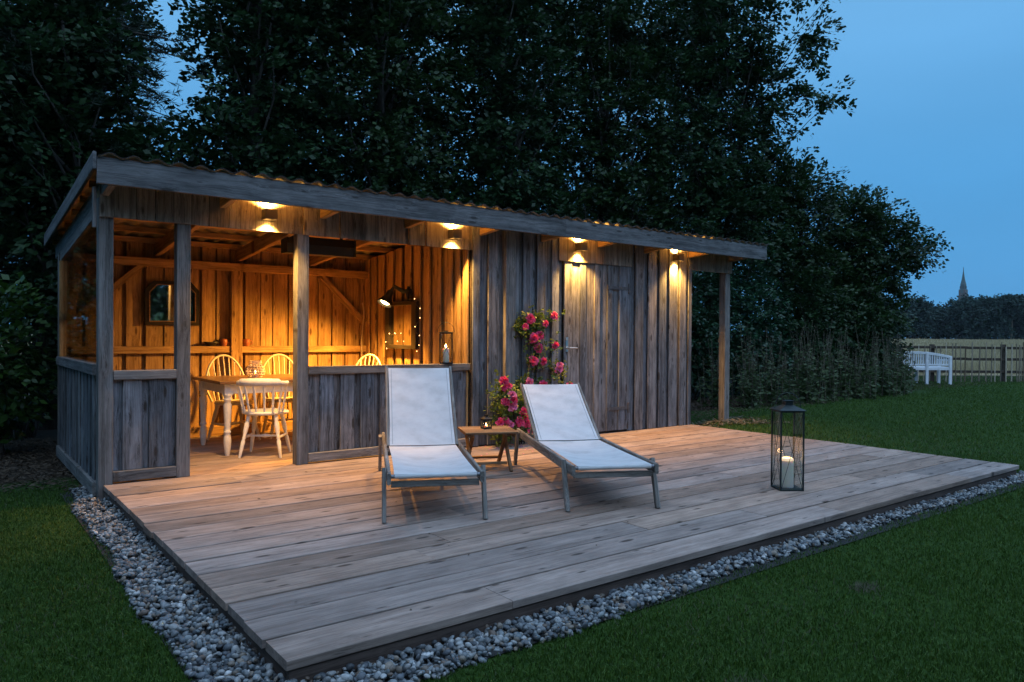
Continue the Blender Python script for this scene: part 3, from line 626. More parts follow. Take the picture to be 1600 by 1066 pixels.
# chairs
def turned(p0, p1, prof, seg=10):
    """prof: list of (t along, radius)"""
    p0 = Vector(p0); p1 = Vector(p1); return [p0.lerp(p1, t) for t, _ in prof], [r for _, r in prof]
LEGP = [(0, .011), (.12, .016), (.38, .020), (.42, .013), (.45, .020), (.49, .013), (.60, .022), (.75, .024), (.85, .018), (.88, .022), (1, .017)]
def seat_parts(c, mat, M, rx=.205, ry=.20, z=.44, spread=.06):
    s = MB(); n = 28; prof = [(.90, z - .032), (.99, z - .022), (1.0, z - .008), (.95, z + .004), (.75, z + .001), (.4, z - .006), (.0, z - .007)]; vs = []; fs = []
    for r_, zz in prof:
        for k in range(n):
            a = 2 * math.pi * k / n; q = 1 + .06 * math.cos(2 * a) ** 2; vs.append((rx * r_ * q * math.cos(a), ry * r_ * q * math.sin(a), zz))
    for i in range(len(prof) - 1):
        for k in range(n): k2 = (k + 1) % n; fs.append((i * n + k, i * n + k2, (i + 1) * n + k2, (i + 1) * n + k))
    fs.append(tuple(range(n - 1, -1, -1))); s.add(vs, fs, True); s.build('seat', mat, c, M)
    for sx in (-1, 1):
        for sy in (-1, 1):
            top = (sx * .125, sy * .12, z - .02); bot = (sx * (.125 + spread + .02), sy * (.12 + spread + .03), 0)
            pts, rad = turned(bot, top, LEGP); MB().tube(pts, rad, 10).build('leg', mat, c, M)
    for sx in (-1, 1):
        a = (sx * .165, -.175, .19); b = (sx * .165, .175, .19); pts, rad = turned(a, b, [(0, .009), (.3, .012), (.5, .016), (.7, .012), (1, .009)]); MB().tube(pts, rad, 8).build('stretcher', mat, c, M)
    pts, rad = turned((-.165, 0, .19), (.165, 0, .19), [(0, .009), (.35, .011), (.40, .015), (.5, .019), (.6, .015), (.65, .011), (1, .009)]); MB().tube(pts, rad, 8).build('stretcher', mat, c, M)
def hoop_chair(x, y, rz, label, mat=M_CREAM):
    """the back stands on the chair's own +Y side"""
    M = T(x, y, 0) @ RZ(rz); c = empty('windsor_chair', x, y, 0, rz, label=label, cat='chair', group='hoop-back chairs round the dining table')
    seat_parts(c, mat, M)
    def P(t):   # hoop
        xx = .240 * math.cos(t); zz = .46 + .49 * abs(math.sin(t)) ** .78; return (xx * (1.0 if math.sin(t) > .25 else .93 + .07 * math.sin(t) / .25), .155 + .13 * (zz - .44) / .5, zz)
    MB().tube([(-.185, .15, .435)] + [P(math.pi - math.pi * k / 24) for k in range(1, 24)] + [(.185, .15, .435)], .0125, 10).build('back_hoop', mat, c, M)
    for k in range(7):
        u = (k - 3) / 3.0; xb = u * .140; xt = u * .190; zt = .46 + .49 * (1 - (xt / .240) ** 2) ** .39
        MB().tube([(xb, .165, .435), (xb * .6 + xt * .4, .165 + .05, .60), (xt, .155 + .13 * (zt - .44) / .5, zt)], [.008, .0095, .006], 8).build('spindle', mat, c, M)
    return c
hc = hoop_chair(1.65, 1.95, R(8), 'cream hoop-back chair behind the table, in front of the stud')
copy_tree(hc, T(2.24, 1.98, 0) @ RZ(R(-6)), 'cream hoop-back chair behind the table, partly hidden by the middle post')
copy_tree(hc, T(2.98, 1.62, 0) @ RZ(R(-62)), 'cream hoop-back chair at the table end, only its hoop above the sill')
fc = empty('low_back_chair', 1.59, .74, 0, R(-33 + 180), label='white low-back spindle chair with its back to the deck', cat='chair')
Mf = T(1.59, .74, 0) @ RZ(R(-33 + 180)); seat_parts(fc, M_WHITE, Mf, .215, .205, .44, .05)
vs = []; n = 22; cr_ = MB()
for k in range(n + 1):                                             # curved crest rail with raised centre
    a = R(200 - 220 * k / n) if False else math.pi * (k / n); x = -.235 * math.cos(a); y = .10 + .17 * math.sin(a) ** .8 if math.sin(a) > 0 else .10
    u = abs(k / n - .5) * 2; top = .756 + (.020 if u < .62 else .0) - .012 * u; bot = .700
    d = Vector((math.cos(a) * .3, math.sin(a), 0)).normalized() * .012
    nrm = Vector((-math.cos(a), math.sin(a), 0)).normalized() * .013
    vs += [(x - nrm.x, y - nrm.y, bot), (x + nrm.x, y + nrm.y, bot), (x + nrm.x, y + nrm.y, top - .006), (x, y, top), (x - nrm.x, y - nrm.y, top - .006)]
fs = [(i * 5 + k, i * 5 + (k + 1) % 5, (i + 1) * 5 + (k + 1) % 5, (i + 1) * 5 + k) for i in range(n) for k in range(5)] + [(0, 1, 2, 3, 4), tuple(n * 5 + q for q in (4, 3, 2, 1, 0))]
cr_.add(vs, fs, True).build('crest_rail', M_WHITE, fc, Mf)
for k in range(8):
    a = math.pi * (.04 + .92 * k / 7); x = -.235 * math.cos(a); y = .10 + .17 * max(math.sin(a), 0) ** .8; xb = x * .80; yb = min(y * .62 + .02, .185)
    pts, rad = turned((xb, yb, .435), (x, y, .70), [(0, .010), (.12, .014), (.16, .009), (.2, .014), (.25, .009), (.5, .013), (.7, .014), (1, .009)]); MB().tube(pts, rad, 8).build('spindle', M_WHITE, fc, Mf)
# rattan lantern on the table
rl = empty('rattan_lantern', 1.70, 1.38, .737, label='small pale wicker lantern glowing on the dining table', cat='lantern')
def rr(z): return .052 + .028 * math.sin(min(z / .10, 1) * math.pi * .62) if z < .10 else .045
cg = MB()
for k in range(16):
    a = 2 * math.pi * k / 16; cg.tube([((r_ + .0) * math.cos(a + tw), r_ * math.sin(a + tw), z) for r_, z, tw in ((.055, .004, 0), (.078, .035, .1), (.080, .06, .2), (.062, .095, .3), (.045, .115, .35))], .0028, 5)
for r_, z in ((.057, .004), (.073, .024), (.081, .046), (.077, .07), (.064, .092), (.046, .115), (.052, .128), (.050, .14)):
    cg.tube([(r_ * math.cos(t * math.pi / 10), r_ * math.sin(t * math.pi / 10), z) for t in range(20)], .0038, 5, closed=True)
cg.build('basket', M_RATTAN, rl, WM[rl.name] @ Matrix.Scale(1.22, 4)); MB().lathe([(.04, 0), (.042, .09), (.038, .09), (.038, .004), (0, .004)], 16, caps=False).build('glass', M_GLASS, rl, WM[rl.name] @ Matrix.Scale(1.22, 4))
def tealight(name, x, y, z, r_, hh, label, watts=.35, flame=.022):
    c = empty(name, x, y, z, label=label, cat='candle')
    MB().lathe([(r_ * .97, 0), (r_, .004), (r_, hh - .006), (r_ * .93, hh), (r_ * .70, hh - .004), (r_ * .3, hh - .012), (0, hh - .013)], 24, caps=False).build('wax', M_WAX, c, T(x, y, z))
    MB().tube([(0, 0, hh - .015), (.001, 0, hh + .004)], .0012, 5).build('wick', M_BLACK, c, T(x, y, z))
    MB().lathe([(.0005, 0), (flame * .22, flame * .25), (flame * .26, flame * .42), (flame * .14, flame * .8), (.0004, flame * 1.25)], 10, T(0, 0, hh + .001)).build('flame', M_FLAME, c, T(x, y, z))
    d = bpy.data.lights.new('candle_light', 'POINT'); d.energy = watts; d.color = (1, .50, .16); d.shadow_soft_size = .008; put(bpy.data.objects.new('candle_light', d), c, T(x, y, z + hh + flame * .8)); return c
M_TIP = plain('glowing_wax', (.8, .7, .55), .5, emit=(1, .66, .36), es=.75)
def glow_candle(x, y, z, r_, hh, label):
    c = empty('pillar_candle', x, y, z, label=label, cat='candle')
    MB().lathe([(r_ * .97, 0), (r_, .005), (r_, hh - .022)], 28).build('wax', M_WAX, c, T(x, y, z))
    MB().lathe([(r_, hh - .0218), (r_ * .985, hh - .015), (r_ * .90, hh - .006), (r_ * .72, hh - .001), (r_ * .5, hh), (r_ * .25, hh - .006), (0, hh - .010)], 28, caps=False).build('glowing_tip', M_TIP, c, T(x, y, z))
    d = bpy.data.lights.new('candle_light', 'POINT'); d.energy = .8; d.color = (1, .55, .22); d.shadow_soft_size = .02; put(bpy.data.objects.new('candle_light', d), c, T(x, y, z + hh + .03)); return c
tealight('candle', 1.70, 1.38, .742, .022, .04, 'little candle burning inside the wicker lantern', 1.6)

# ------------------------------------------------------------------ lanterns
def lantern(name, x, y, z, rz, s, hh, mat, label, bar=.006, cap=.03, ring=.10, xbr=True, dbl=False):
    M = T(x, y, z) @ RZ(rz); c = empty(name, x, y, z, rz, label=label, cat='lantern'); a = s / 2; b_ = MB()
    b_.box((0, 0, .006), (s, s, .012))
    for i, j in ((-1, -1), (1, -1), (1, 1), (-1, 1)): b_.box((i * (a - bar / 2), j * (a - bar / 2), hh / 2 + .006), (bar, bar, hh - .012))
    for sgn in (-1, 1):
        b_.box((0, sgn * (a - bar / 2), hh - .006), (s - 2 * bar, bar * .9, .012)); b_.box((sgn * (a - bar / 2), 0, hh - .006), (bar * .9, s - 2 * bar, .012))
    b_.build('frame', mat, c, M)
    if xbr:
        xb = MB()
        for k in range(4):
            Q = RZ(k * math.pi / 2); e_ = a - bar * .4
            xb.tube([(-a + bar, -e_, .014), (a - bar, -e_ - .0025, hh - .014)], .0020, 5, Q); xb.tube([(a - bar, -e_ + .004, .014), (-a + bar, -e_ + .001, hh - .014)], .0020, 5, Q)
        xb.build('wire_cross', mat, c, M)
    gl = MB()
    for k in range(4): gl.box((0, -(a - bar - .003), hh / 2), (s - 2 * bar, .002, hh - .03), RZ(k * math.pi / 2))
    gl.build('glass', M_GLASS, c, M)
    o = a * 1.13; t = cap
    MB().add([(-o, -o, hh), (o, -o, hh), (o, o, hh), (-o, o, hh), (-a * .32, -a * .32, hh + t), (a * .32, -a * .32, hh + t), (a * .32, a * .32, hh + t), (-a * .32, a * .32, hh + t), (-o, -o, hh + .004), (o, -o, hh + .004), (o, o, hh + .004), (-o, o, hh + .004)],
             [(3, 2, 1, 0), (8, 9, 5, 4), (9, 10, 6, 5), (10, 11, 7, 6), (11, 8, 4, 7), (4, 5, 6, 7), (0, 1, 9, 8), (1, 2, 10, 9), (2, 3, 11, 10), (3, 0, 8, 11)]).build('roof', mat, c, M)
    MB().box((0, 0, hh + t + t * .35), (a * .6, a * .6, t * .7)).box((0, 0, hh + t * 1.75), (a * .78, a * .78, t * .14)).build('chimney', mat, c, M)
    MB().tube([(ring * math.cos(q), 0, hh + t * .4 + ring * 1.15 * math.sin(q)) for q in [math.pi * k / 16 for k in range(17)]], .0028 if s > .1 else .0015, 6).build('handle', mat, c, M)
    return c
lantern('floor_lantern', 4.37, -3.245, 0, R(-35), .190, .625, M_IRON, 'tall dark iron lantern with crossed wires standing on the deck', .011, .042, .105)
glow_candle(4.375, -3.24, .013, .05, .235, 'thick white pillar candle inside the tall deck lantern')
lantern('sill_lantern', 3.255, .045, .901, R(-28), .135, .325, M_BLACK, 'black lantern with crossed wires standing on the half-wall sill', .007, .012, .09)
tealight('pillar_candle', 3.255, .045, .914, .034, .15, 'white pillar candle burning in the sill lantern', 1.0, .035)

# ------------------------------------------------------------------ sun loungers
def lounger(x, y, rz, ang, label):
    M = T(x, y, 0) @ RZ(rz); c = empty('sun_lounger', x, y, 0, rz, label=label, cat='sun lounger', group='white mesh sun loungers on the deck')
    m = W_TEAK; zt = .315
    for s in (-1, 1):
        beam('side_rail', c, (s * .298, 0, .285), (s * .298, 1.93, .285 + .015), .026, .072, (0, 0, 1), m, .006, base=M)
        beam('leg', c, (s * .326, .045, 0), (s * .326, .165, .33), .050, .028, (s, 0, 0), m, .005, base=M)
        beam('leg', c, (s * .326, 1.91, 0), (s * .326, 1.80, .32), .050, .028, (s, 0, 0), m, .005, base=M)
    beam('crossbar', c, (-.283, .05, .245), (.283, .05, .245), .024, .040, (0, 0, 1), m, .005, base=M)
    beam('crossbar', c, (-.283, 1.86, .27), (.283, 1.86, .27), .022, .05, (0, 0, 1), m, .005, base=M)
    beam('crossbar', c, (-.283, 1.20, .262), (.283, 1.20, .262), .03, .03, (0, 0, 1), m, .005, base=M)
    MB().tube([(-.285, .022, .300), (.285, .022, .300)], .013, 10).build('front_rod', M_ZINC, c, M)
    # seat sling, sagging a little, wrapped over the front rod
    hg = 1.215
    def sling(name, L_, sag, mm, w=.266, nx=14, ny=26, wrap=True, stitch=True):
        top = []; 
        for j in range(ny + 1):
            t = j / ny; yy = t * L_
            for i in range(nx + 1):
                u = i / nx * 2 - 1; z = -sag * (1 - u * u) * math.sin(math.pi * min(max(t, .0), 1)) ** .6
                z += -.006 * (1 - u * u) + .0018 * math.sin(t * 26 + u * 2) * (1 - u * u)
                yv = yy
                if t == 0 or t == 1: z = -.004 * (1 - abs(u))
                top.append((u * w * (1 - .02 * math.sin(math.pi * t)), yv, z))
        nn = (nx + 1) * (ny + 1); v = top + [(a, b, c_ - .003) for a, b, c_ in top]; f = []
        for j in range(ny):
            for i in range(nx):
                q = (j * (nx + 1) + i, j * (nx + 1) + i + 1, (j + 1) * (nx + 1) + i + 1, (j + 1) * (nx + 1) + i); f.append(q); f.append(tuple(nn + k for k in reversed(q)))
        return MB().add(v, f, True).build(name, M_FABRIC, c, mm)
    sling('seat_sling', hg - .01, .030, M @ T(0, .012, zt))
    MB().lathe([(.0155, -.262), (.0155, .262)], 12, M.inverted() @ M @ T(0, .022, .3005) @ RY(R(90))).build('sling_hem', M_FABRIC, c, M)
    # back frame and sling
    MbK = M @ T(0, hg, zt + .004) @ RX(ang); L_ = .80
    for s in (-1, 1): beam('back_rail', c, (s * .275, 0, -.012), (s * .275, L_ + .02, -.012), .022, .034, (0, 0, 1), m, .005, base=MbK)
    beam('back_crossbar', c, (-.264, L_ - .012, -.022), (.264, L_ - .012, -.022), .02, .028, (0, 0, 1), m, .005, base=MbK)
    beam('back_crossbar', c, (-.264, .03, -.022), (.264, .03, -.022), .02, .028, (0, 0, 1), m, .005, base=MbK)
    sling('back_sling', L_, .010, MbK @ T(0, 0, .004), .262)
    for s in (-1, 1): MB().box((s * .238, L_ / 2, .0075 - .005), (.004, L_ - .03, .003), None).build('seam', M_SEAM, c, MbK)
    # prop that holds the back up
    tip = MbK @ Vector((0, L_ * .55, -.03)); foot = M @ Vector((0, hg + .25 + .33 * math.cos(ang), .29))
    for s in (-.22, .22):
        o_ = M.to_3x3() @ Vector((s, 0, 0)); beam('back_prop', c, tip + o_, foot + o_, .02, .014, (1, 0, 0), m, .003)
    o_ = M.to_3x3() @ Vector((.22, 0, 0)); beam('prop_bar', c, foot - o_, foot + o_, .02, .02, (0, 0, 1), m, .003)
    return c
lounger(1.56, -2.529, -.462, .83, 'white mesh sun lounger with steeply raised back, left of the side table')
lounger(2.715, -2.984, -.464, .56, 'white mesh sun lounger with lower back, right of the side table')
# side table
st = empty('side_table', 2.95, -1.14, 0, R(-24), label='small slatted brown teak folding table between the two loungers', cat='side table'); Ms = T(2.95, -1.14, 0) @ RZ(R(-24))
zt = .345
for k in range(7): beam('slat', st, (-.235, -.20 + k * .0667, zt), (.235, -.20 + k * .0667, zt), .058, .018, (0, 0, 1), W_TEAK2, .004, base=Ms)
for s in (-1, 1): beam('batten', st, (s * .20, -.20, zt - .022), (s * .20, .20, zt - .022), .03, .024, (0, 0, 1), W_TEAK2, base=Ms)
for s in (-1, 1):
    beam('leg', st, (s * .175, -.215, 0), (s * .175, .10, zt - .034), .046, .024, (s, 0, 0), W_TEAK2, base=Ms); beam('leg', st, (s * .149, .215, 0), (s * .149, -.10, zt - .034), .046, .024, (s, 0, 0), W_TEAK2, base=Ms)
for y in (-.165, .165): beam('stretcher', st, (-.145, y, .075), (.145, y, .075), .03, .022, (0, 0, 1), W_TEAK2, base=Ms)
q = Ms @ Vector((0.0, .05, 0)); lantern('table_lantern', q.x, q.y, zt + .010, R(-10), .078, .085, M_BLACK, 'tiny black tea-light lantern on the teak side table', .008, .022, .02, xbr=False)
tealight('tea_light', q.x, q.y, zt + .023, .018, .015, 'tea light glowing inside the tiny table lantern', .25, .016)

# ------------------------------------------------------------------ vegetation builders
def leaves_from(P, Nn, Tn, ln, wd):
    """rhombic leaves at P with unit normals Nn and unit axis Tn"""
    B = np.cross(Nn, Tn); B /= np.linalg.norm(B, axis=1)[:, None] + 1e-9; ln = ln[:, None]; wd = wd[:, None]
    v = np.stack([P - Tn * ln * .5, P + B * wd * .5 - Tn * ln * .05, P + Tn * ln * .5, P - B * wd * .5 - Tn * ln * .05], 1).reshape(-1, 3)
    return v, np.arange(len(v)).reshape(-1, 4)
def unit(a): return a / (np.linalg.norm(a, axis=-1, keepdims=True) + 1e-9)
def sprays(rg, C_, out, n_leaf, length, width, leaf, thick=.06, droop=.25, jitter=.6):
    """flattish leafy sprays centred at C_, elongated along out"""
    m = len(C_); out = out + np.array([0, 0, -droop]); out = unit(out); up = np.array([0, 0, 1.0]) + rg.normal(0, .3, (m, 3)); side = unit(np.cross(up, out)); nrm = unit(np.cross(out, side))
    a = rg.uniform(-.5, .5, (m, n_leaf)); bb = rg.uniform(-.5, .5, (m, n_leaf)) * (1 - .7 * np.abs(a) * 1.4); cc = rg.normal(0, 1, (m, n_leaf)) * thick
    Lr = length * rg.uniform(.6, 1.3, m)
    P = C_[:, None] + out[:, None] * (a * Lr[:, None])[..., None] + side[:, None] * (bb * width)[..., None] + nrm[:, None] * cc[..., None] - np.array([0, 0, 1.0]) * ((a + .5) ** 2 * .10 * Lr[:, None])[..., None]
    Tn = out[:, None] * .7 + side[:, None] * (np.sign(bb) * rg.uniform(.4, 1.2, bb.shape))[..., None] + rg.normal(0, .3, P.shape); Tn = unit(Tn)
    Nn = nrm[:, None] + rg.normal(0, jitter, P.shape); Nn = Nn - Tn * (Nn * Tn).sum(-1, keepdims=True); Nn = unit(Nn)
    P = P.reshape(-1, 3); s = leaf * rg.uniform(.65, 1.25, len(P)); return leaves_from(P, Nn.reshape(-1, 3), Tn.reshape(-1, 3), s, s * .62)
def crown_points(rg, ell, m):
    vol = np.array([e[3] * e[4] * e[5] for e in ell]); ch = rg.choice(len(ell), m, p=vol / vol.sum()); E = np.array(ell)[ch]
    d = unit(rg.normal(0, 1, (m, 3))); r_ = rg.uniform(0, 1, m) ** .42; return E[:, :3] + d * r_[:, None] * E[:, 3:6], unit(d * np.array([1, 1, .55])), r_
def make_tree(name, x, y, ell, nspray, nleaf, leaf, mat, label, seed, cat='tree', group='trees behind the shed', length=.55, width=.34, trunk_r=.13, droop=.2, limbs=46, lean=(0, 0), branches=True):
    rg = np.random.default_rng(seed); z0 = h(x, y); c = empty(name, x, y, z0, label=label, cat=cat, group=group)
    C_, out, r_ = crown_points(rg, ell, nspray); keep = C_[:, 2] > z0 + .12; C_, out, r_ = C_[keep], out[keep], r_[keep]
    v, f = sprays(rg, C_, out, nleaf, length, width, leaf, droop=droop)
    o = bpy.data.objects.new('crown', np_mesh('crown', v, f, mat)); put(o, c, Matrix())
    if branches:
        top = max(e[2] + e[5] for e in ell) - .6; cx_ = np.mean([e[0] for e in ell]); cy_ = np.mean([e[1] for e in ell]); r0 = random.Random(seed)
        tp = []; nS = 9
        for k in range(nS + 1):
            t = k / nS; tp.append(Vector((x + (cx_ - x) * t + .10 * math.sin(t * 5 + seed), y + (cy_ - y) * t + .10 * math.cos(t * 4 + seed), z0 - .1 + (top - z0) * t)))
        mb = MB().tube(tp, [trunk_r * (1.25 if k == 0 else 1 - .88 * k / nS) for k in range(nS + 1)], 9); mb.build('trunk', M_BARK, c, Matrix())
        lb = MB(); pick = np.argsort(-r_ + rg.normal(0, .2, len(r_)))[:limbs]
        for q in pick:
            e_ = Vector(C_[q]); t = min(max((e_.z - z0) / (top - z0) - .22 - r0.uniform(0, .12), .08), .9); s_ = tp[0].lerp(tp[-1], 0) if False else tp[int(t * nS)].lerp(tp[min(int(t * nS) + 1, nS)], t * nS - int(t * nS))
            mid = s_.lerp(e_, .5) + Vector((r0.uniform(-.12, .12), r0.uniform(-.12, .12), r0.uniform(.0, .25))); mid2 = s_.lerp(e_, .8) + Vector((r0.uniform(-.1, .1), r0.uniform(-.1, .1), r0.uniform(.0, .15)))
            rb = trunk_r * .30 * (1 - t * .6); lb.tube([s_, mid, mid2, e_], [rb, rb * .6, rb * .35, .006], 5)
        lb.build('limbs', M_BARK, c, Matrix()).__setitem__('kind', 'stuff')
    return c
# leafy trees behind the shed: (x, y, trunk), crown ellipsoids (cx, cy, cz, rx, ry, rz)
TREES = [
    (.55, 4.5, [(.35, 4.5, 3.3, 1.2, .9, 1.5), (1.2, 4.6, 2.9, 1.0, .8, 1.1), (-.5, 4.4, 4.2, .9, .8, 1.3), (.3, 4.6, 5.0, .9, .7, .9)], 620, 'broad-leaved tree in front of the pine behind the left end of the roof', M_LEAF),
    (2.7, 5.1, [(3.15, 5.2, 5.2, 1.25, 1.3, 3.2), (2.7, 5.0, 3.2, 1.6, 1.1, 1.5), (3.3, 5.3, 7.4, 1.1, 1.2, 1.6)], 1000, 'dark broad-leaved tree behind the shed, right of the pine', M_LEAF),
    (5.1, 5.0, [(5.1, 5.1, 5.5, 1.6, 1.3, 3.1), (5.0, 4.9, 3.3, 1.5, 1.1, 1.5), (5.3, 5.2, 7.8, 1.4, 1.2, 1.5)], 1050, 'leafy tree rising behind the roof above the first rafters', M_LEAF2),
    (7.5, 4.8, [(7.5, 4.9, 5.4, 1.6, 1.4, 3.1), (7.4, 4.6, 3.2, 1.5, 1.1, 1.6), (7.6, 5.0, 8.0, 1.5, 1.2, 1.6)], 1050, 'full dark tree directly behind the middle of the roof', M_LEAF),
    (9.9, 4.4, [(9.9, 4.5, 5.3, 1.6, 1.3, 3.2), (9.8, 4.1, 2.9, 1.6, 1.2, 1.8), (10.1, 4.6, 8.0, 1.6, 1.2, 1.7)], 1100, 'tall leafy tree behind the right end of the shed roof', M_LEAF2),
    (12.3, 3.6, [(12.2, 3.8, 5.6, 1.7, 1.3, 3.4), (12.3, 3.3, 3.2, 1.7, 1.2, 1.8), (12.6, 3.7, 8.3, 1.7, 1.2, 1.9), (13.4, 3.2, 6.4, 1.2, .9, 1.5), (14.0, 2.4, 7.7, 1.0, .6, .55), (14.15, 2.3, 6.5, 1.0, .6, .35), (13.9, 2.5, 9.0, .9, .6, .5)], 1350, 'tallest tree reaching out against the sky, branches jutting right', M_LEAF),
    (14.8, 2.9, [(14.6, 3.0, 3.7, 1.7, 1.2, 1.75), (14.9, 2.7, 1.9, 1.7, 1.2, 1.5), (14.2, 3.2, 4.6, 1.1, .9, 1.0)], 900, 'low rounded tree between the tall tree and the bench', M_LEAF2),
    (16.5, 2.3, [(16.45, 2.3, 3.15, 1.35, 1.0, 1.45), (16.1, 2.3, 1.7, 1.25, 1.0, 1.3), (16.0, 2.5, 4.1, .8, .8, .7), (16.9, 1.6, 3.4, .8, .7, .65)], 820, 'last low tree of the row, nearest the white bench', M_LEAF2),
]
for i, (x, y, ell, ns, lab, mt) in enumerate(TREES):
    make_tree('broadleaf_tree', x, y, ell, ns, 40, .11 if y > 3 else .095, mt, lab, 100 + i, trunk_r=.15 if i < 5 else .10)
BACK = [(1.0, 9.0, 10.5, 1.35, 'tree far back on the left, seen through the gap beside the pine'), (4.7, 9.2, 11.5, 1.5, 'tree in the back row, left of centre, behind the first leafy trees'), (7.6, 9.0, 12, 1.8, 'tree in the back row behind the middle trees'), (11.2, 8.4, 12.5, 1.9, 'tree in the back row, right of centre'), (14.6, 7.0, 12.0, 1.7, 'tree in the back row behind the tallest tree'), (-1.0, 8.5, 10.5, 1.6, 'dark tree behind the pine at the far left')]
for i, (x, y, H_, w, lab) in enumerate(BACK):
    make_tree('background_tree', x, y, [(x, y, H_ * .5, w, 1.4, H_ * .33), (x + .4, y, H_ * .75, w * .9, 1.2, H_ * .24), (x - .3, y, H_ * .28, w * .9, 1.2, H_ * .2)], 430, 38, .12, M_LEAF, lab, 200 + i, group='back row of trees', length=.7, width=.45, limbs=30)
for i, (x, y, lab) in enumerate([(-8.5, -13.5, 'unseen shading tree of the garden edge behind the photographer, farthest left'), (-4.0, -14.5, 'unseen shading tree of the garden edge behind the photographer, left of the middle'), (.8, -15, 'unseen shading tree of the garden edge behind the photographer, in the middle'), (5.5, -14.5, 'unseen shading tree of the garden edge behind the photographer, right of the middle'), (10.5, -14.5, 'unseen shading tree of the garden edge behind the photographer, farthest right'), (-6.8, -7, 'unseen shading tree of the garden edge left of the photographer, nearer the camera'), (-6.2, -2.2, 'unseen shading tree of the garden edge left of the photographer, level with the deck'), (-5.4, 2.2, 'unseen shading tree of the garden edge left of the photographer, level with the shed')]):
    make_tree('unseen_shading_tree', x, y, [(x, y, 4.2, 3.0, 1.8, 3.8), (x + 1, y, 1.6, 2.6, 1.5, 1.8), (x - 1.2, y, 6.2, 2.2, 1.5, 2.4)], 380, 22, .32, M_LEAF, lab, 260 + i, group='unseen shading trees outside the view', length=1.1, width=.8, limbs=10)  # unseen trees added in number and height to darken lawn, side walls and mirror
# pine at the left
def pine():
    x, y = .15, 5.4; z0 = h(x, y); c = empty('pine_tree', x, y, z0, label='black-green pine tree with drooping needle boughs at the top left', cat='tree'); rg = np.random.default_rng(5); r0 = random.Random(5)
    MB().tube([(x, y, z0 - .1), (x + .1, y, 3), (x, y + .1, 6), (x + .05, y, 10)], [.2, .17, .12, .04], 10).build('trunk', M_BARK, c, Matrix())
    lb = MB(); P = []; D = []
    for k in range(330):
        z = r0.uniform(2.0, 9.8); a = r0.uniform(0, 6.283); L_ = (1.75 - abs(z - 5.5) * .13) * r0.uniform(.55, 1.1); p0 = Vector((x, y, z)); d = Vector((math.cos(a), math.sin(a), .12)); pts = [p0 + d * (L_ * t) - Vector((0, 0, .28 * t * t)) for t in (0, .35, .7, 1)]
        lb.tube(pts, [.03, .022, .014, .006], 5)
        for j in range(17):
            t = r0.uniform(.2, 1.02); q = p0 + d * (L_ * t) - Vector((0, 0, .28 * t * t)); dd = Vector((d.x + r0.uniform(-.9, .9), d.y + r0.uniform(-.9, .9), r0.uniform(-.15, .45))).normalized(); P.append(q + dd * r0.uniform(.02, .22)); D.append(dd)
    lb.build('limbs', M_BARK, c, Matrix()).__setitem__('kind', 'stuff')
    P = np.array([tuple(p) for p in P]); D = np.array([tuple(p) for p in D]); m = len(P); nn = 15
    T_ = unit(D[:, None] + rg.normal(0, .55, (m, nn, 3))); Q = P[:, None] + T_ * .05 + D[:, None] * rg.uniform(-.08, .08, (m, nn, 1)); N_ = unit(np.cross(T_, rg.normal(0, 1, T_.shape)))
    v, f = leaves_from(Q.reshape(-1, 3), N_.reshape(-1, 3), T_.reshape(-1, 3), np.full(m * nn, .13), np.full(m * nn, .012)); put(bpy.data.objects.new('crown', np_mesh('crown', v, f, M_NEEDLE)), c, Matrix())
pine()
# bushes
def bush(name, x, y, ell, ns, nl, leaf, mat, label, seed, group=None, cat='bush', ln=.35, wd=.28, droop=.1, jit=.6):
    rg = np.random.default_rng(seed); c = empty(name, x, y, h(x, y), label=label, cat=cat, **({'group': group} if group else {})); C_, out, r_ = crown_points(rg, ell, ns)
    k = C_[:, 2] > h(x, y) + .03; C_, out = C_[k], out[k]; v, f = sprays(rg, C_, out, nl, ln, wd, leaf, thick=.05, droop=droop, jitter=jit); put(bpy.data.objects.new('foliage', np_mesh('foliage', v, f, mat)), c, Matrix())
    r0 = random.Random(seed); lb = MB()
    for q in range(0, len(C_), max(1, len(C_) // 22)):
        e_ = Vector(C_[q]); b0 = Vector((x + r0.uniform(-.15, .15), y + r0.uniform(-.15, .15), h(x, y) - .03)); lb.tube([b0, b0.lerp(e_, .5) + Vector((0, 0, .1)), e_], [.014, .009, .004], 5)
    lb.build('stems', M_BARK, c, Matrix()).__setitem__('kind', 'stuff'); return c
bush('hazel_bush', -.55, 3.1, [(-.55, 3.2, 1.0, .55, .7, .9), (-.45, 3.4, .5, .5, .6, .5)], 170, 16, .10, M_BUSH, 'broad-leaved green bush at the left edge by the shed side wall', 301)
bush('hazel_bush', -.2, 4.6, [(-.2, 4.6, 1.6, .9, .8, 1.5)], 260, 22, .10, M_LEAF, 'dark bush behind the left bush, under the pine', 302)
bush('elder_bush', 1.0, 5.4, [(1.2, 5.3, 2.2, 1.3, .8, 1.7)], 420, 26, .095, M_LEAF, 'dark undergrowth bush behind the shed corner', 303)
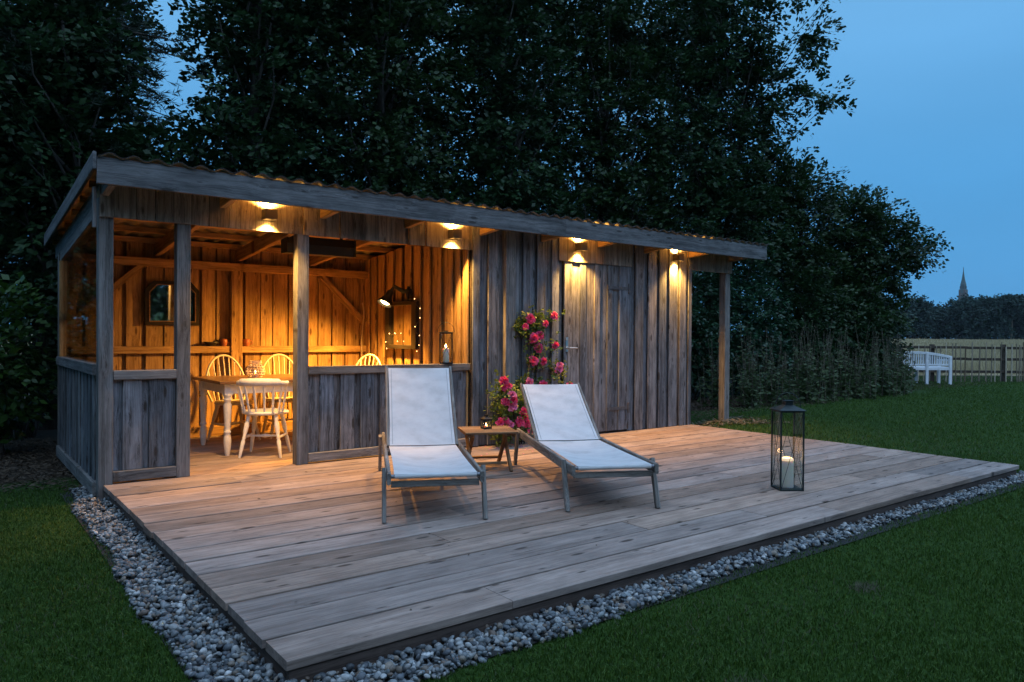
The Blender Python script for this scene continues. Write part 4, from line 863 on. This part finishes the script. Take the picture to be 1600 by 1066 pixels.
for i, (x, y, rx, hh, lab) in enumerate([(8.7, 3.0, 1.1, 3.2, 'ivy-covered hedge shrub seen between the shed wall and the corner post'), (10.3, 2.5, 1.2, 3.0, 'dark hedge shrub just right of the corner post'), (12.0, 2.3, 1.25, 3.0, 'dark hedge shrub behind the tall deck lantern'), (13.8, 2.0, 1.2, 2.6, 'hedge shrub below the low rounded tree'), (15.4, 1.8, 1.1, 2.2, 'hedge shrub at the end of the row beside the bench')]):
    bush('hedge_shrub', x, y, [(x, y + .2, hh * .5, rx, .75, hh * .52), (x, y, hh * .25, rx, .7, hh * .3)], 620, 26, .085, M_IVY if i < 3 else M_LEAF, lab, 320 + i, 'hedge shrubs along the lawn', 'hedge shrub', .34, .30, .3)
bush('rowan_bush', 16.9, 1.9, [(16.75, 2.0, .50, .5, .5, .62), (17.0, 1.9, .3, .35, .35, .35)], 170, 20, .11, M_WEED, 'leafy shrub half hiding the white bench', 340, ln=.4)
# tall herbs along the hedge
def herb(seed, hh):
    rg = np.random.default_rng(seed); r0 = random.Random(seed); c = empty('tall_herb', 0, 0, 0); st_ = MB(); P = []; Tn = []; S = []; SP = []; ST = []; SS = []
    for k in range(15):
        a = r0.uniform(0, 6.28); rr_ = r0.uniform(0, .34); b = Vector((rr_ * math.cos(a), rr_ * math.sin(a), -.03)); H_ = hh * r0.uniform(.55, 1.05); lean = Vector((r0.uniform(-.16, .16), r0.uniform(-.16, .16), 0)) * H_; st_.tube([b, b + lean * .3 + Vector((0, 0, H_ * .5)), b + lean + Vector((0, 0, H_))], [.006, .0045, .002], 5)
        for j in range(26):
            t = r0.uniform(.05, .72); p = b + lean * t * t + Vector((0, 0, H_ * t)); az = r0.uniform(0, 6.28); d = Vector((math.cos(az), math.sin(az), r0.uniform(-.5, .4))).normalized(); s = r0.uniform(.07, .15) * (1.1 - t * .6); P.append(p + d * s * .55); Tn.append(d); S.append(s)
        if k % 3 < 2:
            for j in range(34):
                t = r0.uniform(.68, 1.0); p = b + lean * t * t + Vector((0, 0, H_ * t)); d = Vector((r0.uniform(-1, 1), r0.uniform(-1, 1), r0.uniform(.1, 1.2))).normalized(); s = r0.uniform(.014, .030); SP.append(p + d * .016); ST.append(d); SS.append(s)
    st_.build('stems', M_SEED, c, Matrix())
    for nm, A, B_, S_, mt, wf in (('leaves', P, Tn, S, M_WEED, .42), ('seed_heads', SP, ST, SS, M_SEED, .5)):
        A = np.array([tuple(q) for q in A]); B_ = unit(np.array([tuple(q) for q in B_])); Nn = unit(np.cross(B_, rg.normal(0, 1, B_.shape))); Nn = unit(Nn + np.array([0, 0, .5])); Nn = unit(Nn - B_ * (Nn * B_).sum(-1, keepdims=True)); S_ = np.array(S_)
        v, f = leaves_from(A, Nn, B_, S_, S_ * wf); put(bpy.data.objects.new(nm, np_mesh(nm, v, f, mt)), c, Matrix()).__setitem__('kind', 'stuff')
    return c
protos = [herb(401, 1.25), herb(402, 1.5), herb(403, .95)]
HL = ['first', 'second', 'third', 'fourth', 'fifth', 'sixth', 'seventh', 'eighth', 'ninth', 'tenth', 'eleventh', 'twelfth', 'thirteenth', 'fourteenth', 'fifteenth', 'sixteenth', 'seventeenth', 'eighteenth', 'nineteenth', 'twentieth']
hp = [(9.45, 1.25, 0), (9.95, .95, 2), (10.4, 1.3, 1), (10.75, .8, 2), (11.1, 1.25, 0), (11.55, .85, 1), (12.0, 1.3, 1), (12.35, .85, 0), (12.8, 1.25, 1), (13.15, .75, 2), (13.55, 1.2, 1), (14.0, .7, 0), (14.4, 1.1, 1), (14.8, .75, 2), (15.25, 1.05, 0), (15.4, 1.0, 2), (15.9, 1.6, 0), (16.2, 1.6, 2)]
used = set()
for i, (x, y, k) in enumerate(hp):
    M = T(x, y, h(x, y)) @ RZ(i * 1.3); lab = 'tall seeding weed in front of the hedge, %s counted from the shed' % HL[i]
    if k not in used:
        used.add(k); o = protos[k]; kids = [c for c in col.objects if c.parent == o]; o.matrix_local = M; old = WM[o.name]; WM[o.name] = M
        for q in kids: WM[q.name] = M
        tag(o, lab, 'weed', 'tall seeding weeds along the hedge')
    else: copy_tree(protos[k], M, lab)

# ------------------------------------------------------------------ climbing rose
rose = empty('climbing_rose', 4.15, -.14, 0, label='climbing rose with bright pink blossoms against the shed wall', cat='rose')
BL = [(4.25, -.13, 1.39), (4.18, -.13, 1.3), (4.6, -.13, 1.43), (4.47, -.13, 1.34), (4.3, -.13, 1.17), (4.39, -.13, 1.2), (4.37, -.13, 1.06), (4.62, -.13, 1.09), (4.3, -.13, 0.92), (4.44, -.13, 0.91), (4.69, -.13, 0.86), (4.67, -.13, 0.82), (4.24, -.13, 0.68), (4.45, -.13, 0.64), (4.85, -.13, 0.62), (3.76, -.3, 0.72), (3.77, -.3, 0.65), (3.82, -.3, 0.66), (3.87, -.3, 0.56), (3.79, -.3, 0.5), (3.88, -.3, 0.51), (3.88, -.3, 0.44), (4.03, -.3, 0.38), (4.05, -.3, 0.31), (3.98, -.3, 0.27), (4.08, -.3, 0.25), (3.71, -.3, 0.28), (3.79, -.3, 0.29), (3.85, -.3, 0.25), (4.13, -.3, 0.14)]
def blossom_mesh(seed, mat):
    r0 = random.Random(seed); mb = MB()
    for ringi, (npet, tilt, L_, w) in enumerate([(7, 12, .044, .040), (7, 35, .038, .034), (6, 58, .030, .028), (5, 76, .022, .020)]):
        for k in range(npet):
            a = 2 * math.pi * (k + .5 * (ringi % 2)) / npet + r0.uniform(-.2, .2); M = RZ(a) @ RY(-R(tilt + r0.uniform(-8, 8))); s = r0.uniform(.85, 1.12)
            L2, w2 = L_ * s, w * s; v = []
            for i in range(4):
                t = i / 3; ww = w2 * (.25, .85, 1.0, .45)[i]; z = .010 * math.sin(t * 3.0) - .006 * t * t * (2 if ringi == 0 else 0)
                for u in (-.5, 0, .5): v.append((.003 + L2 * t, u * ww, z + .010 * abs(u) * 2 * t + r0.uniform(-.0012, .0012)))
            mb.add(v, [(i * 3 + j, i * 3 + j + 1, i * 3 + j + 4, i * 3 + j + 3) for i in range(3) for j in range(2)], True, M)
    return mb.mesh('blossom', mat)
bms = [blossom_mesh(1, M_PETAL), blossom_mesh(2, M_PETAL), blossom_mesh(3, M_PETAL2)]
r0 = random.Random(9)
for i, p in enumerate(BL):
    me = bms[2] if i in (10, 11, 12, 18, 21, 28) else bms[i % 2]; n_ = Vector((r0.uniform(-.6, .2), -1, r0.uniform(-.1, .7))).normalized()
    M = frame(n_.orthogonal(), n_) @ RZ(r0.uniform(0, 6)); s = r0.uniform(.95, 1.35); M = M @ Matrix.Scale(s, 4); M.translation = Vector(p); put(bpy.data.objects.new('blossom', me), rose, M)
stm = MB(); 
def cane(pts, r_=.008): stm.tube(pts, [r_] * (len(pts) - 1) + [.003], 6)
cane([(4.15, -.12, -.05), (4.12, -.14, .3), (4.22, -.11, .65), (4.30, -.10, 1.0), (4.26, -.10, 1.35)]); cane([(4.17, -.12, -.05), (4.28, -.12, .4), (4.38, -.10, .8), (4.42, -.09, 1.15), (4.55, -.10, 1.42)])
cane([(4.12, -.14, -.05), (4.0, -.2, .25), (3.90, -.24, .5), (3.80, -.25, .72)], .007); cane([(4.3, -.11, .75), (4.5, -.1, .84), (4.68, -.11, .86)], .005); cane([(4.36, -.10, .98), (4.5, -.1, 1.05), (4.62, -.11, 1.08)], .004); cane([(4.3, -.11, .5), (4.6, -.11, .6), (4.85, -.11, .62)], .004); cane([(4.1, -.15, .05), (4.05, -.22, .3), (4.02, -.26, .45)], .006)
stm.build('canes', M_BARK, rose, Matrix())
rg = np.random.default_rng(77); cs = []; ou = []
for p in BL:
    for k in range(9): cs.append(np.array(p) + rg.normal(0, [.055, .025, .055]) + np.array([0, .03, -.02]))
for k in range(150): cs.append(np.array([rg.uniform(3.72, 4.25), rg.uniform(-.27, -.07), rg.uniform(.03, .62)]))
for k in range(30): cs.append(np.array([rg.uniform(4.1, 4.45), -.08, rg.uniform(.55, .72)]))
for k in range(60): cs.append(np.array([rg.normal(4.33, .12), -.09, rg.normal(1.36, .05)]))
for k in range(10): cs.append(np.array([rg.normal(4.12, .03), -.09, rg.normal(1.30, .05)]))
cs = np.array(cs); ou = rg.normal(0, 1, cs.shape); ou[:, 1] -= .6
v, f = sprays(rg, cs, unit(ou), 8, .10, .085, .042, thick=.014, droop=.1, jitter=.5); put(bpy.data.objects.new('leaves', np_mesh('leaves', v, f, M_ROSELEAF)), rose, Matrix()).__setitem__('kind', 'stuff')
# fallen petals
r0 = random.Random(4); pv = []; pf = []
for k in range(46):
    x, y = r0.gauss(3.85, .22), -abs(r0.gauss(.28, .16)) - .02; a = r0.uniform(0, 6); s = .012
    n = len(pv); pv += [(x + s * math.cos(a), y + s * math.sin(a), .004), (x - s * math.sin(a), y + s * math.cos(a), .007), (x - s * math.cos(a), y - s * math.sin(a), .004), (x + s * math.sin(a), y - s * math.cos(a), .009)]; pf.append((n, n + 1, n + 2, n + 3))
tag(MB().add(pv, pf).build('fallen_petals', M_PETAL2), kind='stuff')

r0 = random.Random(66); pv = []; pf = []
for k in range(70):
    x, y = r0.uniform(.2, 7.0), r0.uniform(-3.8, -.1); a = r0.uniform(0, 6); s = r0.uniform(.006, .016); c_, q = math.cos(a) * s, math.sin(a) * s; z = .003
    n = len(pv); pv += [(x + c_, y + q, z), (x - q * .5, y + c_ * .5, z + .004), (x - c_, y - q, z + .002), (x + q * .5, y - c_ * .5, z)]; pf.append((n, n + 1, n + 2, n + 3))
tag(MB().add(pv, pf).build('fallen_leaves', M_LITTER), kind='stuff')

# ------------------------------------------------------------------ gravel
def gravel():
    rg = np.random.default_rng(21); base = []
    import bmesh
    outs_v = []; outs_f = []; outs_c = []; off = 0
    for sub, sel in ((2, 0), (1, 1)):
        bm = bmesh.new(); bmesh.ops.create_icosphere(bm, subdivisions=sub, radius=1); bm.verts.ensure_lookup_table(); V = np.array([tuple(v.co) for v in bm.verts]); Fq = np.array([[v.index for v in f.verts] for f in bm.faces]); bm.free()
        pts = []
        def fill(x0, x1, y0, y1, dens, cond):
            n = int((x1 - x0) * (y1 - y0) * dens); X = rg.uniform(x0, x1, n); Y = rg.uniform(y0, y1, n); k = cond(X, Y); return np.stack([X[k], Y[k]], 1)
        wob = lambda t: .014 * np.sin(t * 3.1) + .010 * np.sin(t * 7.7 + 1)
        near = lambda X, Y: ((X + .926) ** 2 + (Y + 6.565) ** 2) < 5.6 ** 2
        left = lambda X, Y: (X > -.165 + wob(Y) - .03 * (Y < -2) + .06 * np.clip((Y + .3) / .9, 0, 1)) & (X < DX0 + .03) & ((Y < .55)) & ((X < .0) | (Y < -.01))
        front = lambda X, Y: (Y > -4.145 + wob(X) * .8 + .10 * np.clip((X - .9) / 2.2, 0, 1) - .03 * (X < .5)) & (Y < DY + .03)
        rgt = lambda X, Y: (X < DX1 + .05 + wob(Y) * .6)
        if sel == 0:
            A = fill(-.28, .10, -4.25, .6, 3600, lambda X, Y: left(X, Y) & near(X, Y)); B = fill(DX0 - .02, 7.3, -4.26, DY + .03, 3600, lambda X, Y: front(X, Y) & near(X, Y))
            C2 = fill(-.2, DX0, -4.2, DY + .03, 2500, lambda X, Y: near(X, Y)); p = np.concatenate([A, B, C2])
        else:
            A = fill(-.28, .10, -4.25, .6, 3300, lambda X, Y: left(X, Y) & ~near(X, Y)); B = fill(DX0 - .02, 7.45, -4.26, DY + .03, 3600, lambda X, Y: front(X, Y) & ~near(X, Y)); C2 = fill(DX1 - .02, DX1 + .09, -4.0, .1, 1700, rgt); p = np.concatenate([A, B, C2])
        m = len(p); r_ = rg.uniform(.008, .0195, m) * np.where(rg.uniform(0, 1, m) > .93, 1.35, 1); sc = np.stack([r_, r_ * rg.uniform(.65, .95, m), r_ * rg.uniform(.42, .75, m)], 1)
        q = rg.normal(0, 1, (m, 4)) * np.array([1, .35, .35, 1.2]); q /= np.linalg.norm(q, axis=1)[:, None]; w, x, y, z = q.T
        Rm = np.stack([1 - 2 * (y * y + z * z), 2 * (x * y - z * w), 2 * (x * z + y * w), 2 * (x * y + z * w), 1 - 2 * (x * x + z * z), 2 * (y * z - x * w), 2 * (x * z - y * w), 2 * (y * z + x * w), 1 - 2 * (x * x + y * y)], -1).reshape(m, 3, 3)
        lump = 1 + rg.normal(0, .07, (m, len(V), 1)) if sub == 1 else 1 + .16 * np.sin(V[None] @ rg.normal(0, 2.2, (m, 3, 1)) + rg.uniform(0, 6, (m, 1, 1)))
        W = np.einsum('mij,mvj->mvi', Rm, V[None] * lump * sc[:, None])
        zz = h_np(p[:, 0], p[:, 1]) + rg.uniform(.0, .036, m) + .002; W = W + np.stack([p[:, 0], p[:, 1], zz], 1)[:, None]
        Fa = (Fq[None] + (np.arange(m) * len(V))[:, None, None]).reshape(-1, 3)
        pal = np.array([(.26, .28, .29), (.15, .17, .19), (.44, .45, .44), (.56, .57, .56), (.08, .09, .10), (.34, .28, .22), (.22, .16, .12), (.34, .38, .39), (.70, .70, .68), (.18, .22, .24)])
        cc = pal[rg.choice(len(pal), m, p=[.17, .15, .13, .08, .12, .08, .06, .1, .03, .08])] * rg.uniform(.4, .80, (m, 1)); cc = np.concatenate([cc, np.ones((m, 1))], 1)
        outs_v.append(W.reshape(-1, 3)); outs_f.append(Fa + off); off += m * len(V); outs_c.append(np.repeat(cc, len(V), 0))
    o = bpy.data.objects.new('gravel', np_mesh('gravel', np.concatenate(outs_v), np.concatenate(outs_f), M_PEB, True, np.concatenate(outs_c))); put(o, None, Matrix()); tag(o, 'grey and white pebbles in the strip round the deck', kind='stuff')
gravel()
# dark bed under the pebbles
def bed():
    m = plain('gravel_bed', (.018, .018, .018), .95, 0, .5, 120, .5, 40); mb = MB()
    for a, b, c_, d in ((-.19, .2, -4.14, .5), (.2, 7.2, -4.12, -3.8)):
        z = -.117; mb.add([(a, c_, z), (b, c_, z), (b, d, z), (a, d, z)], [(0, 1, 2, 3)])
    tag(mb.build('gravel_bed', m), kind='structure')
bed()

# ------------------------------------------------------------------ grass
def blades(name, P, hh, w, rg, mat, segs=2, bend=.5):
    n = len(P); a = rg.uniform(0, 2 * np.pi, n); S = np.stack([np.cos(a), np.sin(a), np.zeros(n)], 1); b = rg.uniform(0, 2 * np.pi, n); D = np.stack([np.cos(b), np.sin(b), np.zeros(n)], 1)
    hh = hh[:, None]; w = w[:, None]; bd = rg.uniform(.1, 1, (n, 1)) * bend; up = np.array([0, 0, 1.0])
    if segs == 2:
        v = np.stack([P - S * w / 2, P + S * w / 2, P + D * hh * bd * .35 + up * hh * .55 - S * w * .38, P + D * hh * bd * .35 + up * hh * .55 + S * w * .38, P + D * hh * bd * 1.1 + up * hh * (1 - bd * .35)], 1)
        k = (np.arange(n) * 5)[:, None]; f = np.concatenate([k + np.array([[0, 1, 3]]), k + np.array([[0, 3, 2]]), k + np.array([[2, 3, 4]])])
    else:
        v = np.stack([P - S * w / 2, P + S * w / 2, P + D * hh * bd + up * hh], 1); k = (np.arange(n) * 3)[:, None]; f = k + np.array([[0, 1, 2]])
    o = bpy.data.objects.new(name, np_mesh(name, v.reshape(-1, 3), f, mat)); put(o, None, Matrix()); return o
def wedge(rg, n, d0, d1, e):
    t = rg.uniform(0, 1, n); d = (d0 ** e + t * (d1 ** e - d0 ** e)) ** (1 / e); s = rg.uniform(-1.1, 1.2, n) * d
    x = CAM.x + .6076 * d + .7942 * s; y = CAM.y + .7942 * d - .6076 * s; return x, y, d
def vn(x, y, s): return np.sin(x * s + 1.3 * np.sin(y * s * .7)) * np.cos(y * s * 1.1 + 1.7 * np.sin(x * s * .6 + 2))
def lawn_mask(x, y, rg):
    wob = .014 * np.sin(y * 3.1) + .010 * np.sin(y * 7.7 + 1); wobx = .014 * np.sin(x * 3.1) + .010 * np.sin(x * 7.7 + 1); j = rg.normal(0, .016, len(x))
    left = (x < -.165 + wob + j - .03 * (y < -2) + .06 * np.clip((y + .3) / .9, 0, 1)) & (y < .80 + .12 * vn(x, y, 4) + j * 5)
    front = (y < -4.145 + wobx * .8 + j + .10 * np.clip((x - .9) / 2.2, 0, 1) - .03 * (x < .5)) & (x > -.2)
    right = (x > DX1 + .03 + j) & (y > -4.2) & (y < .75 + .25 * vn(x, y, 1.5) + j * 6 - .9 * np.clip(1 - (x - 7.1) / 2.0, 0, 1)) | ((x > 7.3) & (y <= -4.0))
    far = (x > 16.6) & (y > .5) & (y < 4)
    corner = (x < -.18) & (y < -3.9)
    return left | front | right | far | corner
rg = np.random.default_rng(31)
x, y, d = wedge(rg, 330000, 2.2, 8.0, .75); k = lawn_mask(x, y, rg) & (d < 8); x, y, d = x[k], y[k], d[k]
P = np.stack([x, y, h_np(x, y) - .004], 1); hv = .022 + .007 * vn(x, y, 2.3) + rg.uniform(0, .020, len(x)); tag(blades('grass', P, hv, (.0028 + .0005 * d) * rg.uniform(.7, 1.3, len(x)), rg, M_GRASS, 2, .8), 'mown green lawn grass around the deck', kind='stuff')
x, y, d = wedge(rg, 400000, 8.0, 23.5, .6); k = lawn_mask(x, y, rg) & (d < 23.0); x, y, d = x[k], y[k], d[k]
P = np.stack([x, y, h_np(x, y) - .004], 1); tag(blades('grass', P, .018 + rg.uniform(0, .022, len(x)), .0012 * d * rg.uniform(.6, 1.2, len(x)), rg, M_GRASS, 1, .9), 'mown lawn grass reaching to the fence', kind='stuff')
x, y, d = wedge(rg, 170000, 23.5, 130, .15); k = (x > 17) ; x, y, d = x[k], y[k], d[k]
P = np.stack([x, y, h_np(x, y) - .01], 1); hv = (.28 + .2 * rg.uniform(0, 1, len(x))) * np.clip(.65 + .5 * vn(x, y, .35), .25, 1.2); tag(blades('meadow_grass', P, hv, .0011 * d * rg.uniform(.6, 1.2, len(x)), rg, M_STRAW, 1, .4), 'pale dry long grass on the field beyond the fence', kind='stuff')
rg = np.random.default_rng(57)
x, y, d = wedge(rg, 36000, 2.2, 12.0, .75); k = lawn_mask(x, y, rg) & (vn(x, y, 1.7) + rg.normal(0, .35, len(x)) > .35); x, y, d = x[k], y[k], d[k]
P = np.stack([x, y, h_np(x, y) - .002], 1); tag(blades('dry_grass', P, .022 + rg.uniform(0, .022, len(x)), (.002 + .0004 * d), rg, M_SEED, 1, 1.3), 'dry yellowed blades scattered through the lawn', kind='stuff')
x = np.concatenate([rg.normal(1.43, .07, 500), rg.normal(2.9, .05, 260)]); y = np.concatenate([rg.normal(-4.95, .05, 500), rg.normal(-4.62, .04, 260)])
P = np.stack([x, y, h_np(x, y) + .012], 1); tag(blades('dry_grass', P, rg.uniform(.01, .03, len(x)), np.full(len(x), .003), rg, M_SEED, 1, 1.6), 'small bare dry patch in the lawn near the gravel', kind='stuff')
# litter below the trees and dry thatch by the corner post
def litter(n, x0, x1, y0, y1, s0, mat, cond, name, label, lift=.01):
    X = rg.uniform(x0, x1, n); Y = rg.uniform(y0, y1, n); k = cond(X, Y); X, Y = X[k], Y[k]; m = len(X); P = np.stack([X, Y, h_np(X, Y) + rg.uniform(.002, lift, m)], 1)
    a = rg.uniform(0, 6.28, m); Tn = unit(np.stack([np.cos(a), np.sin(a), rg.normal(0, .25, m)], 1)); Nn = unit(np.array([0, 0, 1.0]) + rg.normal(0, .4, (m, 3))); Nn = unit(Nn - Tn * (Nn * Tn).sum(-1, keepdims=True)); S = rg.uniform(.5, 1.3, m) * s0
    v, f = leaves_from(P, Nn, Tn, S, S * rg.uniform(.12, .5, m)); o = bpy.data.objects.new(name, np_mesh(name, v, f, mat)); put(o, None, Matrix()); tag(o, label, kind='stuff')
litter(9000, -2.2, .1, .45, 4.2, .05, M_LITTER, lambda X, Y: (Y > .75 + rg.normal(0, .08, len(X))) | ((X > -.15)), 'leaf_litter', 'dry leaves and twigs on the soil left of the shed', .03)
litter(6000, 7.1, 12.5, .2, 2.4, .05, M_LITTER, lambda X, Y: (Y > .55 - .6 * np.clip(1 - (X - 7.1) / 1.6, 0, 1)), 'leaf_litter', 'dry leaves and twigs on the soil by the corner post', .03)
litter(1300, 7.25, 8.5, -.75, .15, .07, M_SEED, lambda X, Y: (Y > -.1 - .45 * (X - 7.1)) & (rg.uniform(0, 1, len(X)) < .8), 'dry_grass', 'patch of dry mown grass at the deck corner beside the shed', .04)

# ------------------------------------------------------------------ bench, fence, far things
def P_u(s, d): return Vector((CAM.x + .6076 * d + .7942 * s, CAM.y + .7942 * d - .6076 * s, 0))
bench = None
def make_bench():
    a = P_u(11.18, 18.8); b = P_u(9.34, 18.8); xd = (a - b).normalized(); yd = Vector((xd.y, -xd.x, 0));  # yd towards the camera
    if yd.dot(F) > 0: yd = -yd
    z0 = h(a.x, a.y); c = empty('garden_bench', (a.x + b.x) / 2, (a.y + b.y) / 2, z0, label='white wooden garden bench with arched slatted back on the far lawn', cat='bench')
    def Q(u, v, z): return b + xd * u + yd * v + Vector((0, 0, z0 + z))
    Lb = (a - b).length; up = (0, 0, 1); w = M_BENCH
    for k in range(4):
        u = .03 + (Lb - .06) * k / 3; hh = .63 + .20 * math.sin(math.pi * (.12 + .76 * k / 3))
        beam('leg', c, Q(u, 0, 0), Q(u, 0, hh), .07, .05, yd, w)
        beam('leg', c, Q(u, -.50, 0), Q(u, -.50, .42), .06, .05, yd, w)
    beam('seat_rail', c, Q(0, .0, .40), Q(Lb, .0, .40), .03, .07, up, w)
    for k in range(6): beam('slat', c, Q(0, -.06 - k * .085, .435), Q(Lb, -.06 - k * .085, .435), .07, .02, up, w)
    beam('lower_back_rail', c, Q(.03, -.01, .50), Q(Lb - .03, -.01, .50), .03, .045, up, w)
    n = 9
    def zt(u): return .64 + .17 * math.sin(math.pi * (.10 + .80 * u / Lb))
    for k in range(n):
        u0, u1 = Lb * k / n, Lb * (k + 1) / n; beam('top_rail', c, Q(u0, -.005, zt(u0)), Q(u1 + .004, -.005, zt(u1)), .035, .065, up, w)
    for k in range(30):
        u = .07 + (Lb - .14) * k / 29; beam('slat', c, Q(u, -.012, .52), Q(u, -.012, zt(u) - .03), .032, .016, yd, w, .002)
    for u in (.04, Lb - .04): beam('armrest', c, Q(u, 0, .62), Q(u, -.5, .62), .06, .03, up, w); beam('arm_post', c, Q(u, -.47, .42), Q(u, -.47, .61), .05, .05, yd, w)
make_bench()
def make_fence():
    c = empty('paling_fence', *P_u(12.5, 20.2).xy, h(*P_u(12.5, 20.2).xy), label='rustic split-pale fence with dark rails between the lawn and the field', cat='fence'); r0 = random.Random(8)
    s0, s1, D = 7.6, 17.5, 20.1; nrm = -Vector((.6076, .7942, 0)); g = lambda s, dd=D: P_u(s, dd) + Vector((0, 0, h(*P_u(s, dd).xy)))
    for z in (.93, .62, .28):
        s = s0
        while s < s1:
            e_ = min(s + 2.4, s1); beam('rail', c, g(s, D + .05) + Vector((0, 0, z)), g(e_, D + .05) + Vector((0, 0, z + r0.uniform(-.01, .01))), .05, .07, (0, 0, 1), W_DARK); s = e_
    s = s0
    while s < s1:
        beam('post', c, g(s, D + .14) - Vector((0, 0, .1)), g(s, D + .14) + Vector((0, 0, 1.02)), .10, .10, nrm, W_DARK); s += 1.95
    s = s0; k = 0
    while s < s1:
        top = 1.0 + r0.uniform(-.05, .10); q = r0.uniform(-.03, .03); w = r0.uniform(.020, .036)
        p0 = g(s) + Vector((0, 0, .0)); p1 = g(s + q) + Vector((0, 0, top)); mid = p0.lerp(p1, .5)
        beam('pale', c, p0, p1, w, .02, nrm, W_PALE, .006); s += r0.choice([.10, .13, .15, .16, .19]) if not 13.62 < s < 14.25 else .055; k += 1
make_fence()
# far wood beyond the field: every crown one can tell apart is a tree
def far_tree(x, y, hh, w, seed, label, pine_=False, n=950):
    rg = np.random.default_rng(seed); z0 = h(x, y); c = empty('far_tree', x, y, z0, label=label, cat='tree', group='far trees behind the field')
    ell = [(x, y, z0 + hh * .55, w, w, hh * .45), (x, y, z0 + hh * .22, w * 1.15, w, hh * .26)] + [(x + rg.uniform(-.6, .6) * w, y + rg.uniform(-.5, .5) * w, z0 + hh * rg.uniform(.35, .78), w * .55, w * .55, hh * .24) for _ in range(5)]
    if pine_: ell = [(x, y, z0 + hh * .78, w, w, hh * .2), (x - w * .4, y, z0 + hh * .66, w * .7, w * .7, hh * .12), (x + w * .5, y, z0 + hh * .5, w * .6, w * .6, hh * .1)]
    C_, out, r_ = crown_points(rg, ell, n); k = C_[:, 2] > z0 + .2; v, f = sprays(rg, C_[k], out[k], 9, 1.3, 1.1, .62, thick=.25, droop=.1, jitter=.7); put(bpy.data.objects.new('crown', np_mesh('crown', v, f, M_FAR)), c, Matrix())
    MB().tube([(x, y, z0 - .2), (x + .4 * (1 if pine_ else 0), y, z0 + hh * .35), (x - .3, y, z0 + hh * .75)], [.22, .17, .08], 7).build('trunk', M_BARK if not pine_ else M_SEED, c, Matrix())
fr0 = random.Random(17); FT = []
s = 66.0; k = 0
tops = [(64, 9.0), (72, 9.3), (80, 9.4), (86, 8.6), (92, 9.2), (98, 10.7), (104, 10.3), (112, 9.6), (124, 9.8)]
def topz(s_): return float(np.interp(s_, [a for a, _ in tops], [b for _, b in tops]))
farl = ['seventh', 'eighth', 'ninth']
names = ['first of the far wood, half behind the garden trees', 'second of the far wood beyond the field', 'third rounded crown of the far wood', 'fourth crown of the far wood, left of the spire', 'fifth crown of the far wood, under the spire', 'sixth crown of the far wood, just right of the spire', 'seventh crown of the far wood, before the tall pine', 'spreading tall far pine with a bare pale trunk', 'ninth crown of the far wood, right of the pine', 'tenth crown of the far wood near the picture edge', 'eleventh crown of the far wood at the picture edge', 'twelfth crown of the far wood, outermost']
for i in range(12):
    s_ = 66 + i * 4.9 + fr0.uniform(-.6, .6); p = P_u(s_, 150 + fr0.uniform(-3, 3)); far_tree(p.x, p.y, topz(s_) - 1.1 + fr0.uniform(-.5, .4), 3.4 + fr0.uniform(-.3, .6), 500 + i, ('distant dark tree, ' if i != 7 else '') + names[i], i == 7)
for i in range(9):
    s_ = 66 + i * 6.4; p = P_u(s_, 160 + fr0.uniform(-2, 2)); far_tree(p.x, p.y, topz(s_) - 1.0 + fr0.uniform(-.9, .1), 4.2, 540 + i, 'distant dark tree in the rear rank of the far wood, %s from the left' % HL[i], n=800)
def spire():
    x, y = 654.1, 247.75; c = empty('church_spire', x, y, 0, label='slender distant church spire rising above the far wood', cat='church tower')
    MB().box((x, y, 20), (4.9, 4.9, 42)).build('tower', M_BRICK, c, Matrix()); M = T(x, y, 0)
    MB().lathe([(2.9, 38), (2.9, 41), (2.2, 41.3), (2.1, 44.5), (2.5, 45), (2.1, 45.6), (1.4, 48.5), (.75, 52.5), (.3, 56), (.2, 59)], 8, M, smooth=False).build('roof', M_SPIRE, c, Matrix())
    for k in range(8): MB().box((2.15 * math.cos(k * math.pi / 4 + .39), 2.15 * math.sin(k * math.pi / 4 + .39), 42.8), (.5, .5, 2.2), M).build('louvre', M_BLACK, c, Matrix())
spire()

# ------------------------------------------------------------------ evening air
hz = bpy.data.materials.new('evening_haze'); hz.use_nodes = True; hz.node_tree.nodes.clear()
vo = N(hz.node_tree, 'ShaderNodeOutputMaterial'); vp = N(hz.node_tree, 'ShaderNodeVolumePrincipled'); vp.inputs['Color'].default_value = (.80, .88, 1, 1); vp.inputs['Density'].default_value = .00012
hz.node_tree.links.new(vp.outputs[0], vo.inputs['Volume'])
tag(MB().box((120, 200, 35), (1840, 1840, 72.4)).build('haze', hz), kind='stuff')
